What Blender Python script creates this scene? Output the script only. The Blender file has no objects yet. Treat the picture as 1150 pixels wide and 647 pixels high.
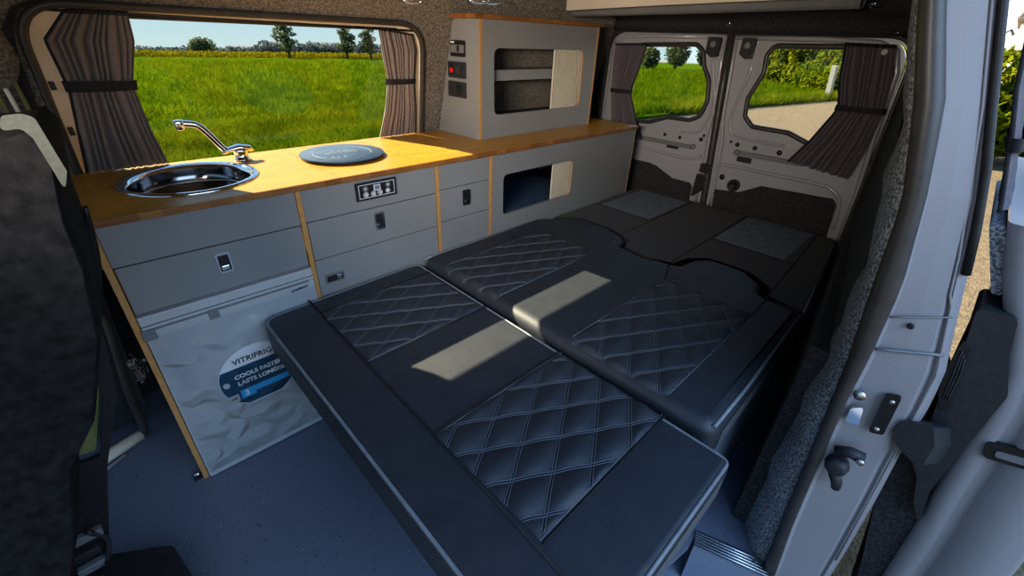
import bpy, bmesh, math, random
from mathutils import Vector, Matrix
R = random.Random(7)
S = bpy.context.scene
C = S.collection
PI = math.pi

# ------------------------------------------------------------------ materials
def lin(r, g, b):
    f = lambda c: (c / 255 / 12.92) if c / 255 <= .04045 else ((c / 255 + .055) / 1.055) ** 2.4
    return (f(r), f(g), f(b), 1)

def mat(name, col, rough=.6, metal=0, col2=None, nscale=40, ndetail=4, bump=0, bscale=None, bdist=.002,
        stretch=None, spec=.5, coat=0, sheen=0, contrast=(.35, .65), emit=None):
    m = bpy.data.materials.new(name); m.use_nodes = True
    nt = m.node_tree; N = nt.nodes; L = nt.links
    b = N['Principled BSDF']
    b.inputs['Base Color'].default_value = col
    b.inputs['Roughness'].default_value = rough
    b.inputs['Metallic'].default_value = metal
    b.inputs['Specular IOR Level'].default_value = spec
    b.inputs['Coat Weight'].default_value = coat
    b.inputs['Sheen Weight'].default_value = sheen
    if emit: b.inputs['Emission Color'].default_value = emit[0]; b.inputs['Emission Strength'].default_value = emit[1]
    tc = N.new('ShaderNodeTexCoord'); mp = N.new('ShaderNodeMapping')
    L.new(tc.outputs['Object'], mp.inputs['Vector'])
    if stretch: mp.inputs['Scale'].default_value = stretch
    if col2 is not None:
        n = N.new('ShaderNodeTexNoise'); n.inputs['Scale'].default_value = nscale; n.inputs['Detail'].default_value = ndetail
        L.new(mp.outputs['Vector'], n.inputs['Vector'])
        r = N.new('ShaderNodeValToRGB')
        r.color_ramp.elements[0].position = contrast[0]; r.color_ramp.elements[1].position = contrast[1]
        r.color_ramp.elements[0].color = col; r.color_ramp.elements[1].color = col2
        L.new(n.outputs['Fac'], r.inputs['Fac']); L.new(r.outputs['Color'], b.inputs['Base Color'])
    if bump:
        n2 = N.new('ShaderNodeTexNoise'); n2.inputs['Scale'].default_value = bscale or nscale; n2.inputs['Detail'].default_value = 3
        L.new(mp.outputs['Vector'], n2.inputs['Vector'])
        bp = N.new('ShaderNodeBump'); bp.inputs['Strength'].default_value = bump; bp.inputs['Distance'].default_value = bdist
        L.new(n2.outputs['Fac'], bp.inputs['Height']); L.new(bp.outputs['Normal'], b.inputs['Normal'])
    return m

M = {}
M['lam'] = mat('grey laminate', (.225, .230, .238, 1), .42, col2=(.245, .250, .258, 1), nscale=6, bump=.05, bscale=300)
M['ply'] = mat('plywood edge', lin(170, 128, 78), .5, col2=lin(196, 152, 98), nscale=18, stretch=(30, 30, 3), bump=.1)
M['bamtop'] = None
M['white'] = mat('white van paint', (.33, .33, .355, 1), .28, coat=.5, col2=(.355, .355, .38, 1), nscale=3)
M['whitedim'] = mat('dimmed white van paint', (.27, .258, .272, 1), .5, coat=0, col2=(.29, .277, .29, 1), nscale=3, spec=.2)  # same van paint, its colour darkened to counter strong light at the door
M['cream'] = mat('painted window frame', (.80, .74, .62, 1), .4, col2=(.84, .78, .66, 1), nscale=6)
M['fridge'] = mat('white fridge enamel', (.40, .41, .43, 1), .4, col2=(.42, .43, .45, 1), nscale=3)
M['fridgetrim'] = mat('pale grey plastic', (.42, .43, .45, 1), .45, col2=(.46, .47, .49, 1), nscale=9)
M['blk'] = mat('black plastic', (.013, .013, .015, 1), .5, col2=(.02, .02, .022, 1), nscale=60, bump=.1, bscale=400)
M['blkrough'] = mat('grained black trim', (.026, .027, .031, 1), .55, col2=(.036, .037, .042, 1), nscale=120, bump=.25, bscale=500)
M['rubber'] = mat('rubber seal', (.045, .041, .040, 1), .40, col2=(.06, .054, .051, 1), nscale=30, bump=.1)
M['leather'] = mat('black leather', (.018, .023, .034, 1), .57, col2=(.025, .031, .043, 1), nscale=25, bump=.22, bscale=260, bdist=.0015, spec=.8)
M['cloth'] = mat('dark cushion cloth', (.011, .012, .020, 1), .85, col2=(.016, .018, .028, 1), nscale=160, bump=.2, bscale=600, sheen=.1)
M['greyquilt'] = mat('grey quilted cloth', (.145, .168, .205, 1), .8, col2=(.185, .21, .25, 1), nscale=120, bump=.2, bscale=500)
M['stitch'] = mat('pale stitching thread', (.085, .10, .125, 1), .6, col2=(.12, .135, .16, 1), nscale=200)
M['piping'] = mat('grey piping', (.17, .19, .22, 1), .45, col2=(.21, .23, .26, 1), nscale=60)
M['felt'] = mat('grey lining felt', (.085, .074, .062, 1), .95, col2=(.27, .24, .205, 1), nscale=170, ndetail=5, bump=.6, bscale=220, contrast=(.38, .68), sheen=.2)
M['darkfelt'] = mat('dark lining felt', (.020, .020, .022, 1), .95, col2=(.055, .054, .056, 1), nscale=150, ndetail=5, bump=.5, bscale=220, contrast=(.38, .68))
M['greyfelt'] = mat('speckled grey felt', (.085, .09, .10, 1), .95, col2=(.42, .44, .47, 1), nscale=230, ndetail=5, bump=.8, bscale=240, contrast=(.40, .66))
M['seat'] = mat('black seat cloth', (.006, .006, .007, 1), .9, col2=(.021, .021, .023, 1), nscale=70, ndetail=8, bump=.3, bscale=420, contrast=(.3, .75), spec=.15)
M['chrome'] = mat('chrome', (.82, .83, .85, 1), .07, 1, col2=(.78, .79, .81, 1), nscale=5)
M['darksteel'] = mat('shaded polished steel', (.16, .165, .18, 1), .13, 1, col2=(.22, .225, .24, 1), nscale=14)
M['steel'] = mat('brushed steel', (.62, .62, .62, 1), .28, 1, col2=(.7, .7, .7, 1), nscale=60, stretch=(1, 1, 14))
M['alu'] = mat('aluminium', (.55, .58, .62, 1), .32, 1, col2=(.62, .65, .69, 1), nscale=40)
M['grey'] = mat('mid grey plastic', (.16, .165, .175, 1), .5, col2=(.19, .195, .205, 1), nscale=20)
M['disc'] = mat('sky tinted slate board', (.050, .090, .165, 1), .85, col2=(.060, .104, .182, 1), nscale=30, spec=.15)  # reflected sky on the round board is put into this blue base colour
M['pale'] = mat('pale print', (.55, .6, .66, 1), .6, col2=(.5, .55, .6, 1), nscale=30)
M['greyprint'] = mat('grey print', (.22, .29, .40, 1), .6, col2=(.24, .31, .42, 1), nscale=30)
M['curtainwarm'] = mat('taupe curtain cloth', (.19, .155, .145, 1), .85, col2=(.23, .185, .175, 1), nscale=90, bump=.2, bscale=500, sheen=.2)
M['curtaindark'] = mat('plum grey curtain cloth', (.095, .080, .097, 1), .85, col2=(.12, .102, .122, 1), nscale=90, bump=.2, bscale=500, sheen=.15)
M['tape'] = mat('black tape', (.012, .011, .012, 1), .8, col2=(.02, .019, .02, 1), nscale=90)
M['red'] = mat('red button', (.55, .02, .015, 1), .4, col2=(.5, .02, .015, 1), nscale=9, emit=((.6, .02, .02, 1), .15))
M['ink'] = mat('dark ink', (.012, .016, .03, 1), .5, col2=(.016, .02, .035, 1), nscale=30)
M['navy'] = mat('navy print', (.012, .06, .115, 1), .45, col2=(.014, .07, .13, 1), nscale=30)
M['cyan'] = mat('cyan print', (.04, .33, .62, 1), .45, col2=(.05, .36, .66, 1), nscale=30)
M['paper'] = mat('white sticker', (.72, .74, .78, 1), .45, col2=(.75, .77, .8, 1), nscale=30)
M['olive'] = mat('olive foam', (.16, .17, .06, 1), .8, col2=(.22, .22, .09, 1), nscale=14)
M['beltgrey'] = mat('grey webbing', (.055, .060, .052, 1), .7, col2=(.07, .076, .066, 1), nscale=200)
M['sidegrey'] = mat('blue grey side panel', (.20, .235, .30, 1), .6, col2=(.22, .255, .32, 1), nscale=20)
M['tambour'] = mat('pale ribbed shutter', (.52, .48, .39, 1), .5, col2=(.56, .52, .43, 1), nscale=6)
M['groove'] = mat('shaded shutter groove', (.13, .115, .09, 1), .7, col2=(.15, .13, .10, 1), nscale=6)
M['sideband'] = mat('grey cushion side vinyl', (.10, .108, .12, 1), .5, col2=(.12, .128, .14, 1), nscale=40, bump=.15, bscale=260)
M['beige'] = mat('beige board', (.50, .43, .36, 1), .55, col2=(.55, .48, .40, 1), nscale=8)

def bamboo(name, dark, light, scale):
    m = bpy.data.materials.new(name); m.use_nodes = True
    nt = m.node_tree; N = nt.nodes; L = nt.links; b = N['Principled BSDF']
    tc = N.new('ShaderNodeTexCoord')
    br = N.new('ShaderNodeTexBrick'); mp = N.new('ShaderNodeMapping'); mp.inputs['Scale'].default_value = scale
    L.new(tc.outputs['Object'], mp.inputs['Vector']); L.new(mp.outputs['Vector'], br.inputs['Vector'])
    br.inputs['Color1'].default_value = dark; br.inputs['Color2'].default_value = light
    br.inputs['Mortar'].default_value = tuple(c * .85 for c in dark[:3]) + (1,)
    br.inputs['Mortar Size'].default_value = .006; br.inputs['Scale'].default_value = 1
    br.inputs['Brick Width'].default_value = .5; br.inputs['Row Height'].default_value = .25
    n = N.new('ShaderNodeTexNoise'); n.inputs['Scale'].default_value = 9; n.inputs['Detail'].default_value = 6
    m2 = N.new('ShaderNodeMapping'); m2.inputs['Scale'].default_value = (3, 45, 45)
    L.new(tc.outputs['Object'], m2.inputs['Vector']); L.new(m2.outputs['Vector'], n.inputs['Vector'])
    r = N.new('ShaderNodeValToRGB'); r.color_ramp.elements[0].color = (.78, .74, .66, 1); r.color_ramp.elements[1].color = (1.15, 1.15, 1.15, 1)
    r.color_ramp.elements[0].position = .3; r.color_ramp.elements[1].position = .7
    L.new(n.outputs['Fac'], r.inputs['Fac'])
    mx = N.new('ShaderNodeMix'); mx.data_type = 'RGBA'; mx.blend_type = 'MULTIPLY'; mx.inputs['Factor'].default_value = 1
    L.new(br.outputs['Color'], mx.inputs[6]); L.new(r.outputs['Color'], mx.inputs[7])
    L.new(mx.outputs[2], b.inputs['Base Color']); b.inputs['Roughness'].default_value = .36
    return m
M['bamtop'] = bamboo('bamboo worktop', (.54, .27, .030, 1), (.60, .31, .042, 1), (1.0, 9, 9))
M['bamedge'] = bamboo('bamboo end grain edge', (.20, .085, .028, 1), (.33, .155, .052, 1), (12, 12, 34))

def vinyl():
    m = bpy.data.materials.new('speckled blue grey vinyl'); m.use_nodes = True
    nt = m.node_tree; N = nt.nodes; L = nt.links; b = N['Principled BSDF']
    tc = N.new('ShaderNodeTexCoord')
    v = N.new('ShaderNodeTexVoronoi'); v.inputs['Scale'].default_value = 85; L.new(tc.outputs['Object'], v.inputs['Vector'])
    c = N.new('ShaderNodeValToRGB'); e = c.color_ramp.elements
    e[0].position = .12; e[0].color = (1, 1, 1, 1); e[1].position = .19; e[1].color = (0, 0, 0, 1)
    L.new(v.outputs['Distance'], c.inputs['Fac'])
    g = N.new('ShaderNodeTexVoronoi'); g.inputs['Scale'].default_value = 85; L.new(tc.outputs['Object'], g.inputs['Vector'])
    sp = N.new('ShaderNodeSeparateColor'); L.new(g.outputs['Color'], sp.inputs['Color'])
    k = N.new('ShaderNodeValToRGB'); k.color_ramp.interpolation = 'CONSTANT'; q = k.color_ramp.elements
    q[0].position = 0; q[0].color = (.02, .03, .05, 1); q[1].position = .35; q[1].color = (.135, .152, .20, 1)
    w = k.color_ramp.elements.new(.88); w.color = (.22, .26, .34, 1)
    L.new(sp.outputs['Red'], k.inputs['Fac'])
    mx = N.new('ShaderNodeMix'); mx.data_type = 'RGBA'
    L.new(c.outputs['Color'], mx.inputs['Factor']); mx.inputs[6].default_value = (.135, .152, .20, 1); L.new(k.outputs['Color'], mx.inputs[7])
    L.new(mx.outputs[2], b.inputs['Base Color']); b.inputs['Roughness'].default_value = .5
    return m
M['vinyl'] = vinyl()

def ribbed():
    m = mat('ribbed rubber seal', (.03, .028, .026, 1), .5, col2=(.045, .042, .038, 1), nscale=30)
    nt = m.node_tree; N = nt.nodes; L = nt.links; b = N['Principled BSDF']
    tc = N.new('ShaderNodeTexCoord'); w = N.new('ShaderNodeTexWave'); w.bands_direction = 'Z'; w.inputs['Scale'].default_value = 70
    L.new(tc.outputs['Object'], w.inputs['Vector']); bp = N.new('ShaderNodeBump'); bp.inputs['Strength'].default_value = .8; bp.inputs['Distance'].default_value = .004
    L.new(w.outputs['Fac'], bp.inputs['Height']); L.new(bp.outputs['Normal'], b.inputs['Normal'])
    return m
M['ribbed'] = ribbed()

def glass(name, tint, refl=.9, thin=.06):
    m = bpy.data.materials.new(name); m.use_nodes = True
    nt = m.node_tree; N = nt.nodes; L = nt.links; N.remove(N['Principled BSDF'])
    o = N['Material Output']; t = N.new('ShaderNodeBsdfTransparent'); t.inputs['Color'].default_value = tint
    g = N.new('ShaderNodeBsdfGlossy'); g.inputs['Roughness'].default_value = thin if thin > .1 else .02
    fr = N.new('ShaderNodeFresnel'); fr.inputs['IOR'].default_value = 1.35
    mul = N.new('ShaderNodeMath'); mul.operation = 'MULTIPLY'; mul.inputs[1].default_value = refl; L.new(fr.outputs['Fac'], mul.inputs[0])
    mx = N.new('ShaderNodeMixShader'); L.new(mul.outputs['Value'], mx.inputs['Fac']); L.new(t.outputs['BSDF'], mx.inputs[1]); L.new(g.outputs['BSDF'], mx.inputs[2])
    L.new(mx.outputs['Shader'], o.inputs['Surface'])
    return m
M['glass'] = glass('window glass', (.95, .97, .96, 1), .6)
M['film'] = glass('clear plastic film', (.97, .975, .98, 1), 1.3, .16)

def leafmat(name, a, b_, trans=.5, scale=.8):
    m = bpy.data.materials.new(name); m.use_nodes = True
    nt = m.node_tree; N = nt.nodes; L = nt.links; N.remove(N['Principled BSDF'])
    o = N['Material Output']; tc = N.new('ShaderNodeTexCoord')
    n = N.new('ShaderNodeTexNoise'); n.inputs['Scale'].default_value = scale; n.inputs['Detail'].default_value = 8
    L.new(tc.outputs['Object'], n.inputs['Vector'])
    r = N.new('ShaderNodeValToRGB'); r.color_ramp.elements[0].position = .35; r.color_ramp.elements[1].position = .65
    r.color_ramp.elements[0].color = a; r.color_ramp.elements[1].color = b_; L.new(n.outputs['Fac'], r.inputs['Fac'])
    d = N.new('ShaderNodeBsdfDiffuse'); t = N.new('ShaderNodeBsdfTranslucent')
    L.new(r.outputs['Color'], d.inputs['Color']); L.new(r.outputs['Color'], t.inputs['Color'])
    mx = N.new('ShaderNodeMixShader'); mx.inputs['Fac'].default_value = trans
    L.new(d.outputs['BSDF'], mx.inputs[1]); L.new(t.outputs['BSDF'], mx.inputs[2]); L.new(mx.outputs['Shader'], o.inputs['Surface'])
    return m
M['wheat'] = leafmat('young wheat blades', (.042, .088, .002, 1), (.150, .195, .006, 1), .5, 1.5)
M['field'] = leafmat('green crop field', (.030, .066, .003, 1), (.070, .112, .004, 1), .0, 2.2)
M['leafhedge'] = leafmat('sunny hedge leaves', (.075, .13, .008, 1), (.24, .25, .014, 1), .45, 1.6)
M['leaftree'] = leafmat('tree leaves', (.075, .095, .045, 1), (.13, .15, .065, 1), .4, 1.2)
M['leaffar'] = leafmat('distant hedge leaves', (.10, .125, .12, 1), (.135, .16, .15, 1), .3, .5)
M['rape'] = leafmat('rapeseed flowers', (.20, .18, .004, 1), (.34, .28, .008, 1), .3, .6)
M['bark'] = mat('bark', (.05, .04, .03, 1), .9, col2=(.09, .075, .06, 1), nscale=20)
M['gravel'] = mat('gravel track', (.105, .078, .044, 1), .95, col2=(.175, .132, .076, 1), nscale=14, ndetail=10, bump=.8, bscale=60, bdist=.02)
M['build'] = mat('grey rendered wall', (.085, .09, .10, 1), .8, col2=(.11, .115, .125, 1), nscale=2)
M['whitewall'] = mat('white rendered wall', (.85, .84, .82, 1), .8, col2=(.9, .89, .87, 1), nscale=3)
M['roof'] = mat('brown roof tiles', (.16, .11, .075, 1), .85, col2=(.24, .17, .12, 1), nscale=12, stretch=(6, 1, 1))

# ------------------------------------------------------------------ mesh helpers
def V(*a): return Vector(a)
def box(bm, x0, y0, z0, x1, y1, z1, r=0, seg=2):
    x0, x1 = min(x0, x1), max(x0, x1); y0, y1 = min(y0, y1), max(y0, y1); z0, z1 = min(z0, z1), max(z0, z1)
    ret = bmesh.ops.create_cube(bm, size=1, matrix=Matrix.Translation(((x0 + x1) / 2, (y0 + y1) / 2, (z0 + z1) / 2)) @ Matrix.Diagonal((x1 - x0, y1 - y0, z1 - z0, 1)))
    if r:
        es = set(e for v in ret['verts'] for e in v.link_edges)
        bmesh.ops.bevel(bm, geom=list(es), offset=r, segments=seg, affect='EDGES', profile=.5)
    return bm

def tube(bm, pts, r, seg=8, closed=False, flat=None):
    """flat: (axis vector, factor) squashes the section along a world axis"""
    pts = [Vector(p) for p in pts]; n = len(pts); rings = []
    rr = r if hasattr(r, '__len__') else [r] * n
    prev = None
    for i, p in enumerate(pts):
        if closed: t = pts[(i + 1) % n] - pts[i - 1]
        else: t = pts[min(i + 1, n - 1)] - pts[max(i - 1, 0)]
        t.normalize()
        if prev is None:
            a = Vector((0, 0, 1)) if abs(t.z) < .9 else Vector((1, 0, 0))
            u = t.cross(a).normalized()
        else:
            u = (prev - t * prev.dot(t)).normalized()
        prev = u; w = t.cross(u)
        ring = []
        for k in range(seg):
            an = 2 * PI * k / seg; d = (u * math.cos(an) + w * math.sin(an)) * rr[i]
            if flat: d = d - flat[0] * d.dot(flat[0]) * (1 - flat[1])
            ring.append(bm.verts.new(p + d))
        rings.append(ring)
    m = n if closed else n - 1
    for i in range(m):
        a, b = rings[i], rings[(i + 1) % n]
        for k in range(seg):
            f = bm.faces.new((a[k], a[(k + 1) % seg], b[(k + 1) % seg], b[k])); f.smooth = True
    if not closed:
        bm.faces.new(rings[0][::-1]); bm.faces.new(rings[-1])
    return bm

def lathe(bm, prof, c, axis='z', seg=32, sy=1):
    rings = []
    for r, h in prof:
        ring = []
        for k in range(seg):
            a = 2 * PI * k / seg; x, y = r * math.cos(a), r * math.sin(a) * sy
            p = {'z': (x, y, h), 'y': (x, -h, y), 'x': (-h, x, y)}[axis]
            ring.append(bm.verts.new(Vector(c) + Vector(p)))
        rings.append(ring)
    for a, b in zip(rings, rings[1:]):
        for k in range(seg):
            f = bm.faces.new((a[k], a[(k + 1) % seg], b[(k + 1) % seg], b[k])); f.smooth = True
    if prof[0][0] > 1e-6: bm.faces.new(rings[0][::-1])
    if prof[-1][0] > 1e-6: bm.faces.new(rings[-1])
    return bm

def rpoly(pts, r, seg=5):
    """round the corners of a 2-D polygon; r a number or one per corner"""
    out = []; n = len(pts)
    for i in range(n):
        p = Vector(pts[i]); a = Vector(pts[i - 1]) - p; b = Vector(pts[(i + 1) % n]) - p
        ri = r[i] if hasattr(r, '__len__') else r
        if ri <= 0: out.append(tuple(p)); continue
        la, lb = a.length, b.length; a.normalize(); b.normalize()
        ang = math.acos(max(-1, min(1, a.dot(b))))
        if ang > PI - .02: out.append(tuple(p)); continue
        d = min(ri / math.tan(ang / 2), la * .48, lb * .48)
        s, e = p + a * d, p + b * d
        for k in range(seg + 1):
            t = k / seg
            q = s * (1 - t) ** 2 + p * 2 * t * (1 - t) + e * t * t
            out.append(tuple(q))
    return out

def prism(bm, outer, holes, o, ux, uy, th):
    """flat plate: outer/holes 2-D loops in plane o+ux*a+uy*b, extruded by vector th"""
    o, ux, uy, th = Vector(o), Vector(ux), Vector(uy), Vector(th)
    loops = [outer] + list(holes); edges = []; allv = []
    for lp in loops:
        vs = [bm.verts.new(o + ux * a + uy * b) for a, b in lp]; allv.append(vs)
        for i in range(len(vs)): edges.append(bm.edges.new((vs[i], vs[(i + 1) % len(vs)])))
    if holes:
        res = bmesh.ops.triangle_fill(bm, use_beauty=True, use_dissolve=False, edges=edges)
        faces = [g for g in res['geom'] if isinstance(g, bmesh.types.BMFace)]
    else:
        faces = [bm.faces.new(allv[0])]
    cap = {}
    for vs in allv:
        for v in vs: cap[v] = bm.verts.new(v.co + th)
    for f in faces: bm.faces.new([cap[v] for v in reversed(f.verts)])
    for vs in allv:
        n = len(vs)
        for i in range(n):
            a, b = vs[i], vs[(i + 1) % n]; bm.faces.new((b, a, cap[a], cap[b]))
    return bm

def loft(bm, A, B, smooth=True):
    a = [bm.verts.new(p) for p in A]; b = [bm.verts.new(p) for p in B]
    for i in range(len(a) - 1):
        f = bm.faces.new((a[i], a[i + 1], b[i + 1], b[i])); f.smooth = smooth
    return bm

def strips(bm, curves, smooth=True, close=False):
    rows = [[bm.verts.new(p) for p in c] for c in curves]
    n = len(rows); m = n if close else n - 1
    for j in range(m):
        a, b = rows[j], rows[(j + 1) % n]
        for i in range(len(a) - 1):
            f = bm.faces.new((a[i], a[i + 1], b[i + 1], b[i])); f.smooth = smooth
    return bm

def grid(bm, fn, nu, nv, smooth=True):
    rows = [[bm.verts.new(fn(i / nu, j / nv)) for i in range(nu + 1)] for j in range(nv + 1)]
    for j in range(nv):
        for i in range(nu):
            f = bm.faces.new((rows[j][i], rows[j][i + 1], rows[j + 1][i + 1], rows[j + 1][i])); f.smooth = smooth
    return bm

def text(bm, s, size, o, ux, uy, align='CENTER', lift=.0004, bold=0):
    cu = bpy.data.curves.new('t', 'FONT'); cu.body = s; cu.size = size; cu.align_x = align; cu.align_y = 'CENTER'
    cu.extrude = .0002; cu.offset = bold; cu.resolution_u = 3
    ob = bpy.data.objects.new('t', cu); C.objects.link(ob)
    dg = bpy.context.evaluated_depsgraph_get(); dg.update()
    me = bpy.data.meshes.new_from_object(ob.evaluated_get(dg))
    ux, uy = Vector(ux).normalized(), Vector(uy).normalized(); n = ux.cross(uy)
    mtx = Matrix((ux, uy, n)).transposed().to_4x4(); mtx.translation = Vector(o) + n * lift
    me.transform(mtx); bm.from_mesh(me)
    bpy.data.objects.remove(ob); bpy.data.curves.remove(cu); bpy.data.meshes.remove(me)
    return bm

def BM(): return bmesh.new()
def obj(name, bm, m, parent=None, recalc=True):
    if recalc: bmesh.ops.recalc_face_normals(bm, faces=bm.faces)
    me = bpy.data.meshes.new(name); bm.to_mesh(me); bm.free()
    me.materials.append(M[m] if isinstance(m, str) else m)
    o = bpy.data.objects.new(name, me); C.objects.link(o)
    if parent is not None:
        o.parent = parent
        p, loc = parent, Vector((0, 0, 0))
        while p is not None: loc += Vector(p.location); p = p.parent
        o.location = -loc
    return o
def thing(name, label, cat, loc=(0, 0, 0), group=None):
    o = bpy.data.objects.new(name, None); C.objects.link(o); o.location = loc; o.empty_display_size = .05
    o['label'] = label; o['category'] = cat
    if group: o['group'] = group
    return o
def tag(o, label, cat, group=None):
    o['label'] = label; o['category'] = cat
    if group: o['group'] = group
    return o
def struct(name, bm, m, parent=None):
    o = obj(name, bm, m, parent)
    if parent is None: o['kind'] = 'structure'
    return o
def smoothpath(pts, n=6):
    pts = [Vector(p) for p in pts]; out = []
    for i in range(len(pts) - 1):
        p0, p1, p2, p3 = pts[max(i - 1, 0)], pts[i], pts[i + 1], pts[min(i + 2, len(pts) - 1)]
        for k in range(n):
            t = k / n
            out.append(.5 * ((2 * p1) + (p2 - p0) * t + (2 * p0 - 5 * p1 + 4 * p2 - p3) * t * t + (3 * p1 - p0 - 3 * p2 + p3) * t ** 3))
    out.append(pts[-1]); return out
def lerpk(tab, t):
    for (a, va), (b, vb) in zip(tab, tab[1:]):
        if t <= b:
            k = 0 if b == a else max(0, (t - a) / (b - a)); return tuple(x + (y - x) * k for x, y in zip(va, vb)) if hasattr(va, '__len__') else va + (vb - va) * k
    return tab[-1][1]

# ------------------------------------------------------------------ camera
F = 490; CAM = V(.0323, -1.0990, 1.0578); YAW, PITCH, ROLL = .7934, .520, .0418
cy, sy, cp, sp = math.cos(YAW), math.sin(YAW), math.cos(PITCH), math.sin(PITCH)
fw = V(sy * cp, cy * cp, -sp); rt = V(cy, -sy, 0); up_ = rt.cross(fw)
r2 = rt * math.cos(ROLL) + up_ * math.sin(ROLL); u2 = up_ * math.cos(ROLL) - rt * math.sin(ROLL)
cd = bpy.data.cameras.new('camera'); cam = bpy.data.objects.new('camera', cd); C.objects.link(cam)
mw = Matrix((r2, u2, -fw)).transposed().to_4x4(); mw.translation = CAM; cam.matrix_world = mw
cd.sensor_fit = 'HORIZONTAL'; cd.sensor_width = 36; cd.lens = 36 * F / 1150; cd.clip_start = .01; cd.clip_end = 500
S.camera = cam

# ------------------------------------------------------------------ light
w = bpy.data.worlds.new('sky'); S.world = w; w.use_nodes = True
nt = w.node_tree; N = nt.nodes; L = nt.links; bg = N['Background']
tc = N.new('ShaderNodeTexCoord'); sx = N.new('ShaderNodeSeparateXYZ'); L.new(tc.outputs['Generated'], sx.inputs['Vector'])
rp = N.new('ShaderNodeValToRGB'); e = rp.color_ramp.elements
e[0].position = 0; e[0].color = (.16, .15, .12, 1); e[1].position = 1; e[1].color = (.16, .32, .66, 1)
for pos, c in ((.44, (.22, .22, .18, 1)), (.485, (.36, .44, .45, 1)), (.52, (.27, .40, .46, 1)), (.60, (.22, .38, .52, 1)), (.75, (.20, .38, .64, 1))):
    q = e.new(pos); q.color = c
mm = N.new('ShaderNodeMath'); mm.operation = 'MULTIPLY_ADD'; mm.inputs[1].default_value = .5; mm.inputs[2].default_value = .5
L.new(sx.outputs['Z'], mm.inputs[0]); L.new(mm.outputs['Value'], rp.inputs['Fac'])
# brighter haze low down over the lane side (towards +x -y)
dt = N.new('ShaderNodeVectorMath'); dt.operation = 'DOT_PRODUCT'; dt.inputs[1].default_value = (.95, -.30, .05); L.new(tc.outputs['Generated'], dt.inputs[0])
hr = N.new('ShaderNodeValToRGB'); hr.color_ramp.elements[0].position = .70; hr.color_ramp.elements[0].color = (0, 0, 0, 1)
hr.color_ramp.elements[1].position = .97; hr.color_ramp.elements[1].color = (.75, .68, .60, 1); L.new(dt.outputs['Value'], hr.inputs['Fac'])
ad = N.new('ShaderNodeMix'); ad.data_type = 'RGBA'; ad.blend_type = 'ADD'; ad.inputs['Factor'].default_value = 1
L.new(rp.outputs['Color'], ad.inputs[6]); L.new(hr.outputs['Color'], ad.inputs[7])
L.new(ad.outputs[2], bg.inputs['Color']); bg.inputs['Strength'].default_value = 1.0

sd = bpy.data.lights.new('sun', 'SUN'); so = bpy.data.objects.new('sun', sd); C.objects.link(so)
sd.energy = 9.4; sd.angle = .009; sd.color = (1, .85, .60)
SUN = V(.27, -1, -.705 * 1.036); so.rotation_euler = SUN.to_track_quat('-Z', 'Y').to_euler(); so.location = (-2, 8, 6)
# added soft blue fill, boosting the skylight through the open sliding door
ld = bpy.data.lights.new('door fill light', 'AREA'); lo = bpy.data.objects.new('door fill light', ld); C.objects.link(lo)
ld.shape = 'RECTANGLE'; ld.size = 3; ld.size_y = 2; ld.energy = 44; ld.color = (.56, .74, 1)
lo.location = (.2, -3.2, 2.2); lo.rotation_euler = (V(.7, 0, .4) - V(.2, -3.2, 2.2)).to_track_quat('-Z', 'Y').to_euler()

# added warm fill behind the camera, no such fixture, lifting the upper rear
ld2 = bpy.data.lights.new('warm fill light', 'AREA'); lo2 = bpy.data.objects.new('warm fill light', ld2); C.objects.link(lo2)
ld2.shape = 'RECTANGLE'; ld2.size = .5; ld2.size_y = .3; ld2.energy = 4.6; ld2.color = (1, .88, .74); ld2.spread = 1.25
lo2.location = (-.35, -.85, 1.17); lo2.rotation_euler = (V(1.8, .25, .92) - V(-.35, -.85, 1.17)).to_track_quat('-Z', 'Y').to_euler()
S.view_settings.view_transform = 'Standard'; S.view_settings.look = 'Medium High Contrast'; S.view_settings.exposure = .72; S.view_settings.gamma = 1.0
S.cycles.max_bounces = 8; S.cycles.transparent_max_bounces = 12; S.cycles.use_denoising = True
S.cycles.caustics_reflective = False; S.cycles.caustics_refractive = False

# ================================================================== SETTING: the van body
WALLN = lambda z: .40 - .28 * (z - .73)           # the window wall leans inwards towards the roof
UW = V(0, -.28, 1)                                # up along that wall, per metre of z
def wallpt(x, z, off=0): return V(x, WALLN(z) + off, z)

# floor
bm = BM(); prism(bm, [(-1.2, .475), (2.10, .475), (2.10, -.99), (.84, -.99), (.795, -.99), (-.30, -.80), (-1.2, -.80)], [], (0, 0, -.02), (1, 0, 0), (0, 1, 0), (0, 0, .02))
struct('floor', bm, 'vinyl')
bm = BM(); prism(bm, [(-1.2, -.55), (.95, -.55), (.95, -1.24), (-1.2, -1.24)], [], (0, 0, -.16), (1, 0, 0), (0, 1, 0), (0, 0, .02))
struct('trim_1', bm, 'sidegrey')                   # lower step of the side door
bm = BM(); prism(bm, [(.82, -.97), (2.1, -.97), (2.1, -1.22), (.885, -1.16)], [], (0, 0, -.02), (1, 0, 0), (0, 1, 0), (0, 0, .0195))
struct('floor_rear', bm, 'vinyl')

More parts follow.
